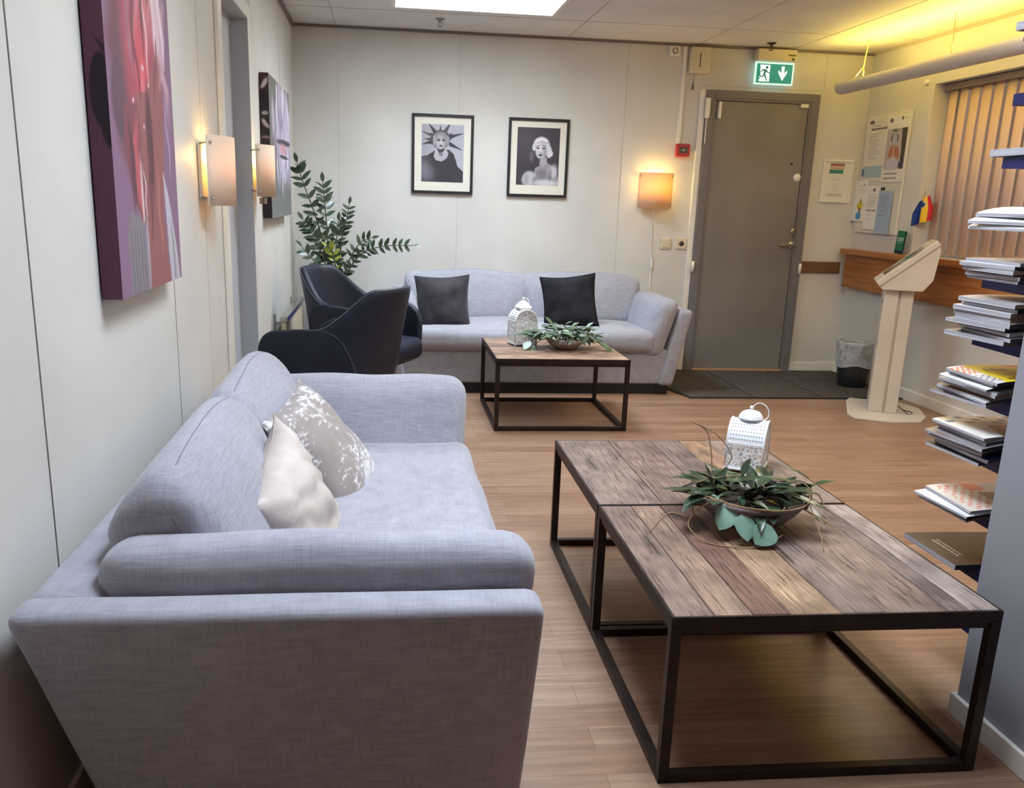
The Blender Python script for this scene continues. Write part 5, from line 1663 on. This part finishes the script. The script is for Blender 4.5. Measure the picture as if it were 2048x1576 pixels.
# ================================================================== RADIATOR
root = thing('panel_heater', 'low white panel heater with a silver top edge on the left wall behind the armchairs', 'heater', (0, 5.15, 0))
bm = bmesh.new(); box(bm, .045, .075, 0, 1.05, .22, .545, .006); obj('heater_panel', bm, M_cream, root)
bm = bmesh.new(); box(bm, .040, .085, -.01, 1.06, .545, .575, .004); obj('top_grille', bm, M_chrome, root)
for yy in (.03, .95):
    bm = bmesh.new(); box(bm, 0, .008, yy, yy + .035, .30, .585, .002); box(bm, .008, .045, yy + .008, yy + .028, .52, .54, .002); obj('bracket', bm, mat('silver_bracket', (176, 176, 180), .35, .8), root)

# ================================================================== DOOR MAT, BIN
root = thing('door_mat', 'dark grey tiled entrance mat in front of the grey door', 'mat', (0, 0, 0))
bm = bmesh.new(); P5 = [(2.70, 5.60), (W - .02, 5.585), (W - .02, D - .02), (2.73, D - .02), (2.62, 6.02)]
P5 = [(2.705, 5.60), (W - .02, 5.60), (W - .02, D - .014), (2.60, D - .014), (2.60, 6.02)]
prism(bm, P5, 'z', .0, .007); obj('rubber_backing', bm, M_matedge, root)


def tile(pts):
    bm = bmesh.new(); prism(bm, pts, 'z', .007, .011); obj('carpet_tile', bm, M_mat, root)


g_ = .007
tile([(2.72, 5.615), (3.16 - g_, 5.615), (3.16 - g_, 5.90 - g_), (2.66, 5.90 - g_)])
tile([(2.645, 5.90 + g_), (3.16 - g_, 5.90 + g_), (3.16 - g_, D - .02), (2.61, D - .02), (2.61, 6.02)])
tile([(3.16 + g_, 5.615), (3.66 - g_, 5.615), (3.66 - g_, D - .02), (3.16 + g_, D - .02)])
tile([(3.66 + g_, 5.615), (W - .03, 5.615), (W - .03, 6.20 - g_), (3.66 + g_, 6.20 - g_)])
tile([(3.66 + g_, 6.20 + g_), (W - .03, 6.20 + g_), (W - .03, D - .02), (3.66 + g_, D - .02)])

root = thing('waste_bin', 'dark round waste bin with a grey plastic bag over its rim, behind the kiosk', 'bin', (4.09, 6.03, .011))
bm = bmesh.new(); lathe(bm, [(0, 0), (.098, 0), (.102, .01), (.128, .32), (.124, .32), (.097, .012), (0, .012)], 32); obj('bin_body', bm, M_bin, root, 'all')
bm = bmesh.new(); rings = []
for i in range(15):
    q = i / 14; ring_ = []
    for kk in range(48):
        a = 2 * PI * kk / 48
        if q < .7:
            z = .15 + .19 * q / .7 + (.012 * math.sin(a * 3 + 1) if q < .1 else 0); r_ = .118 + .012 * q / .7 + .010 * noise.noise(Vector((math.cos(a) * 3, math.sin(a) * 3, z * 14))) + .006
        else:
            z = .34 - .12 * (q - .7) / .3; r_ = .118 - .012 * (q - .7) / .3
        ring_.append(bm.verts.new((r_ * math.cos(a), r_ * math.sin(a), z)))
    rings.append(ring_)
for a_, b_ in zip(rings, rings[1:]):
    for kk in range(48):
        f = bm.faces.new((a_[kk], a_[(kk + 1) % 48], b_[(kk + 1) % 48], b_[kk])); f.smooth = True
obj('bin_bag', bm, M_bag, root, 'all')

# ================================================================== KIOSK
root = thing('self_service_kiosk', 'cream self-service kiosk with a tilted screen on a floor pedestal', 'kiosk', (3.766, 5.214, 0), -math.atan2(.456, .89))
bm = bmesh.new(); prism(bm, [(-.085, -.24), (.13, -.25), (.30, -.16), (.345, .0), (.33, .25), (.22, .40), (-.10, .40), (-.125, .30), (-.125, -.14)], 'z', 0, .010, bev=.002); obj('base_plate', bm, M_kiosk, root)
bm = bmesh.new()
box(bm, 0, .085, 0, .235, .010, .80, .005); box(bm, .098, .172, .004, .231, .010, .80, .005); box(bm, .08, .10, .02, .22, .010, .80)
obj('column', bm, M_kiosk, root)
bm = bmesh.new()
for z_ in (.62, .345):
    lathe(bm, [(0, 0), (.005, 0), (.005, .003), (0, .003)], 12); 
bm.free()
for z_ in (.72, .46):
    bm = bmesh.new(); tube(bm, [(-.003, .03, z_), (.002, .03, z_)], .006, 10); obj('screw', bm, M_black, root)
# head body (trapezoid) and screen slab; local x = away from user, y = width
bm = bmesh.new(); prism(bm, [(-.034, .814), (-.016, .797), (.212, .797), (.262, .868), (.280, 1.045), (.272, 1.080)], 'y', -.035, .29, bev=.003); obj('head_body', bm, M_kiosk, root)
d_ = Vector((.228 + .056, 0, 1.085 - .839)); d_.normalize(); nn_ = Vector((-d_.z, 0, d_.x))
Lp = math.hypot(.284, .246)
bm = bmesh.new()
b = bmesh.new(); box(b, 0, Lp + .035, -.045, .30, -.038, 0, .006)
Mx = Matrix(((d_.x, 0, nn_.x, -.060), (0, 1, 0, 0), (d_.z, 0, nn_.z, .842), (0, 0, 0, 1)))
placed(b, Mx); merge(bm, b); obj('head_bezel', bm, M_kiosk, root)


def screenc(u, v, c):
    c[:] = (118, 118, 118)
    mixc(c, rect(u, v, 0, 1, .80, 1), (150, 152, 150)); mixc(c, rect(u, v, .1, .9, .70, .78), (80, 82, 84)); mixc(c, rect(u, v, 0, 1, .48, .66), (70, 120, 98)); mixc(c, rect(u, v, 0, 1, 0, .12), (84, 80, 80))
    for k_ in range(4):
        mixc(c, rect(u, v, .1, .8, .84 + k_ * .04, .855 + k_ * .04), (96, 96, 96))


sm_ = pigment('screen_glass', .12, .6)
o = grid_mesh('screen', sm_, .20, .27, 60, 80, screenc, root)
# local sheet: x->-y(root), z->d, y-> -nn
o.matrix_local = Matrix(((0, -nn_.x, d_.x, -.060 + d_.x * .20 + nn_.x * .001), (-1, 0, 0, .135), (0, -nn_.z, d_.z, .842 + d_.z * .20 + nn_.z * .001), (0, 0, 0, 1)))
bm = bmesh.new(); b = bmesh.new(); box(b, .235, .315, -.035, -.005, -.001, .0015); placed(b, Mx); merge(bm, b); obj('card_slot', bm, M_black, root)
bm = bmesh.new(); tube(bm, bez([(.172, .05, .06), (.24, .02, .012), (.27, .08, .012), (.22, .14, .012)], 6), .003, 6); obj('cable', bm, M_black, root)

# ================================================================== MAGAZINE RACK
RX0, RY0 = 2.215, 1.965
root = thing('magazine_rack', 'navy blue magazine rack of stacked shelves standing behind the grey partition', 'rack', (2.44, 1.93, 0))
bm = bmesh.new(); box(bm, -.02, .02, -.03, .01, 0, 2.1, .003); obj('post', bm, mat('grey_steel_post', (110, 110, 116), .4, .5), root)
ZS = [.180 + .1515 * i for i in range(12)]
for z_ in ZS:
    bm = bmesh.new(); x0 = RX0 - 2.44
    prism(bm, [(.020, z_ - .014), (.24, z_ - .010), (.24, z_ + .018), (.020, z_ + .018)], 'x', x0, .22)
    obj('shelf', bm, M_blue, root)

mag_id = [0]


def magazine(label, x0, y0, z, lx, wy, th, rz, cover, edge_droop, paint=None, group=None, cat='magazine', curl=0.0):
    """a magazine: x0,y0 its left near corner; lx along x, wy along y"""
    nx, ny = (90, 70) if paint else (14, 6)
    u, v = np.meshgrid(np.linspace(0, 1, nx), np.linspace(0, 1, ny))
    def zz(u, v):
        dl = np.clip(.36 - u, 0, 1) / .36
        return -edge_droop * dl ** 2 + curl * np.clip(.5 - v, 0, 1) ** 2 * 4 + .0012 * np.sin(u * 5 + z * 90)
    zt = zz(u, v) + th; zb = zz(u, v)
    co = []; 
    for Z in (zt, zb):
        co.append(np.stack([u * lx, v * wy, Z], -1).reshape(-1, 3))
    co = np.concatenate(co); idx = np.arange(nx * ny).reshape(ny, nx)
    f = []; mi = []
    top = np.stack([idx[:-1, :-1], idx[:-1, 1:], idx[1:, 1:], idx[1:, :-1]], -1).reshape(-1, 4); n_ = nx * ny
    f += top.tolist(); mi += [0] * len(top); f += (top[:, ::-1] + n_).tolist(); mi += [0] * len(top)
    for i in range(nx - 1):
        f.append([idx[0, i] + n_, idx[0, i + 1] + n_, idx[0, i + 1], idx[0, i]]); mi.append(2)      # spine side (near), on magazines its dark tone includes shade
        f.append([idx[-1, i], idx[-1, i + 1], idx[-1, i + 1] + n_, idx[-1, i] + n_]); mi.append(1)
    for j in range(ny - 1):
        f.append([idx[j, 0], idx[j + 1, 0], idx[j + 1, 0] + n_, idx[j, 0] + n_]); mi.append(1)
        f.append([idx[j, -1] + n_, idx[j + 1, -1] + n_, idx[j + 1, -1], idx[j, -1]]); mi.append(1)
    me = bpy.data.meshes.new('magazine'); me.from_pydata(co.tolist(), [], f)
    me.polygons.foreach_set('material_index', mi)
    a = me.color_attributes.new('pigment', 'FLOAT_COLOR', 'POINT'); c = np.zeros((ny, nx, 3))
    if paint:
        paint(u, v, c)
    c4 = np.ones((2 * n_, 4), np.float32); cc = np.clip(c.reshape(-1, 3), 0, 255) / 255; c4[:n_, :3] = cc ** 2.2; c4[n_:, :3] = .5
    a.data.foreach_set('color', c4.ravel())
    covm = M_pig_gloss if paint else cover
    o = link('magazine', me, [covm, M_pages, M_mag_cols[(0, 2, 4, 0, 3, 2)[int(z * 997) % 6]] if cat == 'magazine' else cover])  # magazine spines always take dark covers, shade put into their colour
    o.location = (x0, y0, z); o.rotation_euler = (0, 0, rz)
    return tag(o, label, cat, group)


def cov_yellow(u, v, c):
    c[:] = (196, 176, 140)
    mixc(c, rect(u, v, 0, .16, 0, 1), (220, 214, 214)); mixc(c, poly(u, v, [(.08, 0), (.62, 0), (.60, 1), (.14, 1)]), (226, 196, 40))
    mixc(c, rect(u, v, .0, .13, .55, .95) * ((np.sin(u * 130) * np.sin(v * 50)) > -.1), (190, 80, 60)); mixc(c, rect(u, v, .0, .12, .1, .45) * ((np.sin(u * 90) * np.sin(v * 60)) > .1), (120, 120, 130))
    mixc(c, rect(u, v, .20, .46, .60, .72) * (np.sin(u * 70) > -.6), (60, 52, 30)); mixc(c, rect(u, v, .16, .50, .10, .16), (90, 80, 40)); mixc(c, ell(u, v, .42, .36, .09, .14, .3), (214, 150, 40)); mixc(c, rect(u, v, .64, 1, 0, 1), (176, 142, 100))
    mixc(c, rect(u, v, .5, .8, .86, 1), (196, 110, 80))


def cov_shop(u, v, c):
    c[:] = (226, 218, 212)
    for i in range(7):
        for j in range(3):
            if (i * 5 + j * 3) % 4:
                mixc(c, rect(u, v, .04 + i * .13, .13 + i * .13, .62 + j * .13, .72 + j * .13), [(196, 84, 60), (90, 110, 130), (206, 188, 150), (150, 120, 96)][(i * 3 + j) % 4])
    mixc(c, poly(u, v, [(.18, 0), (1, 0), (1, .58), (.30, .52)]), (146, 112, 86)); mixc(c, poly(u, v, [(.24, .05), (.8, .02), (.9, .3), (.30, .35)]), (120, 90, 74))


def cov_rose(u, v, c):
    c[:] = (206, 196, 190)
    for i in range(14):
        mixc(c, rect(u, v, .05 + (i % 2) * .02, .42, .05 + i * .063, .08 + i * .063) * (np.sin(u * 75 + i * 4) > -.2), (200, 96, 74))
    mixc(c, poly(u, v, [(.36, 0), (1, 0), (1, .7), (.34, .62)]), (134, 122, 112)); mixc(c, ell(u, v, .7, .86, .24, .16, .15), (160, 158, 162)); mixc(c, rect(u, v, .3, .48, .7, .98), (206, 120, 100))


def cov_book(u, v, c):
    c[:] = (70, 61, 54)
    for i, (a_, b_) in enumerate(((.14, .16), (.185, .205))):
        mixc(c, rect(u, v, a_, b_, .24 + .03 * i, .78) * (np.sin(v * 120 + i) > -.6), (206, 198, 190))
    mixc(c, rect(u, v, .72, .745, .52, .80) * (np.sin(v * 130) > -.3), (196, 188, 180))


def cov_tan(u, v, c):
    c[:] = (196, 166, 138)
    mixc(c, rect(u, v, 0, .3, 0, 1), (176, 168, 168)); mixc(c, rect(u, v, .02, .24, .2, .8) * (np.sin(v * 90) > 0), (130, 124, 130))


RM = random.Random(3)
SH = 'the magazine rack'
cn = {0: 'charcoal', 1: 'white', 2: 'brown', 3: 'grey', 4: 'black', 5: 'navy', 6: 'taupe'}
ordw = ['bottom', 'second from the bottom', 'third from the bottom', 'fourth from the bottom', 'fifth from the bottom', 'sixth from the bottom', 'seventh from the bottom', 'eighth from the bottom', 'ninth from the bottom']


def stack(si, n, names, where, th=(.006, .010), top=None, topname=None, droop=.010, x_=2.165, jit=.018, seq=None, lx=.29):
    z = ZS[si] + .0185; grp = 'magazines in the %s rack stack' % where
    for i in range(n):
        last = i == n - 1
        t = RM.uniform(*th); ci = (seq or (3, 1, 0, 2, 1, 4, 6, 1))[i % (len(seq) if seq else 8)]
        y0 = 1.975 + RM.uniform(0, jit) * 1.3; x0 = x_ + RM.uniform(-jit * .5, jit)
        rz = RM.uniform(-.08, .08)
        dr = droop * (1 - .35 * i / max(1, n - 1)) * (1 + .25 * math.sin(i * 2.1 + si)) if n > 1 else droop
        if last and topname:
            lab = topname
        else:
            lab = '%s magazine, %s%s, in the %s rack stack' % (cn[ci], ordw[i], ' and topmost' if last else '', where)
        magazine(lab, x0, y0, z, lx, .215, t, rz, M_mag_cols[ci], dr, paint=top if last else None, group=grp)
        z += t + .0012


# shelf 1 (index): book
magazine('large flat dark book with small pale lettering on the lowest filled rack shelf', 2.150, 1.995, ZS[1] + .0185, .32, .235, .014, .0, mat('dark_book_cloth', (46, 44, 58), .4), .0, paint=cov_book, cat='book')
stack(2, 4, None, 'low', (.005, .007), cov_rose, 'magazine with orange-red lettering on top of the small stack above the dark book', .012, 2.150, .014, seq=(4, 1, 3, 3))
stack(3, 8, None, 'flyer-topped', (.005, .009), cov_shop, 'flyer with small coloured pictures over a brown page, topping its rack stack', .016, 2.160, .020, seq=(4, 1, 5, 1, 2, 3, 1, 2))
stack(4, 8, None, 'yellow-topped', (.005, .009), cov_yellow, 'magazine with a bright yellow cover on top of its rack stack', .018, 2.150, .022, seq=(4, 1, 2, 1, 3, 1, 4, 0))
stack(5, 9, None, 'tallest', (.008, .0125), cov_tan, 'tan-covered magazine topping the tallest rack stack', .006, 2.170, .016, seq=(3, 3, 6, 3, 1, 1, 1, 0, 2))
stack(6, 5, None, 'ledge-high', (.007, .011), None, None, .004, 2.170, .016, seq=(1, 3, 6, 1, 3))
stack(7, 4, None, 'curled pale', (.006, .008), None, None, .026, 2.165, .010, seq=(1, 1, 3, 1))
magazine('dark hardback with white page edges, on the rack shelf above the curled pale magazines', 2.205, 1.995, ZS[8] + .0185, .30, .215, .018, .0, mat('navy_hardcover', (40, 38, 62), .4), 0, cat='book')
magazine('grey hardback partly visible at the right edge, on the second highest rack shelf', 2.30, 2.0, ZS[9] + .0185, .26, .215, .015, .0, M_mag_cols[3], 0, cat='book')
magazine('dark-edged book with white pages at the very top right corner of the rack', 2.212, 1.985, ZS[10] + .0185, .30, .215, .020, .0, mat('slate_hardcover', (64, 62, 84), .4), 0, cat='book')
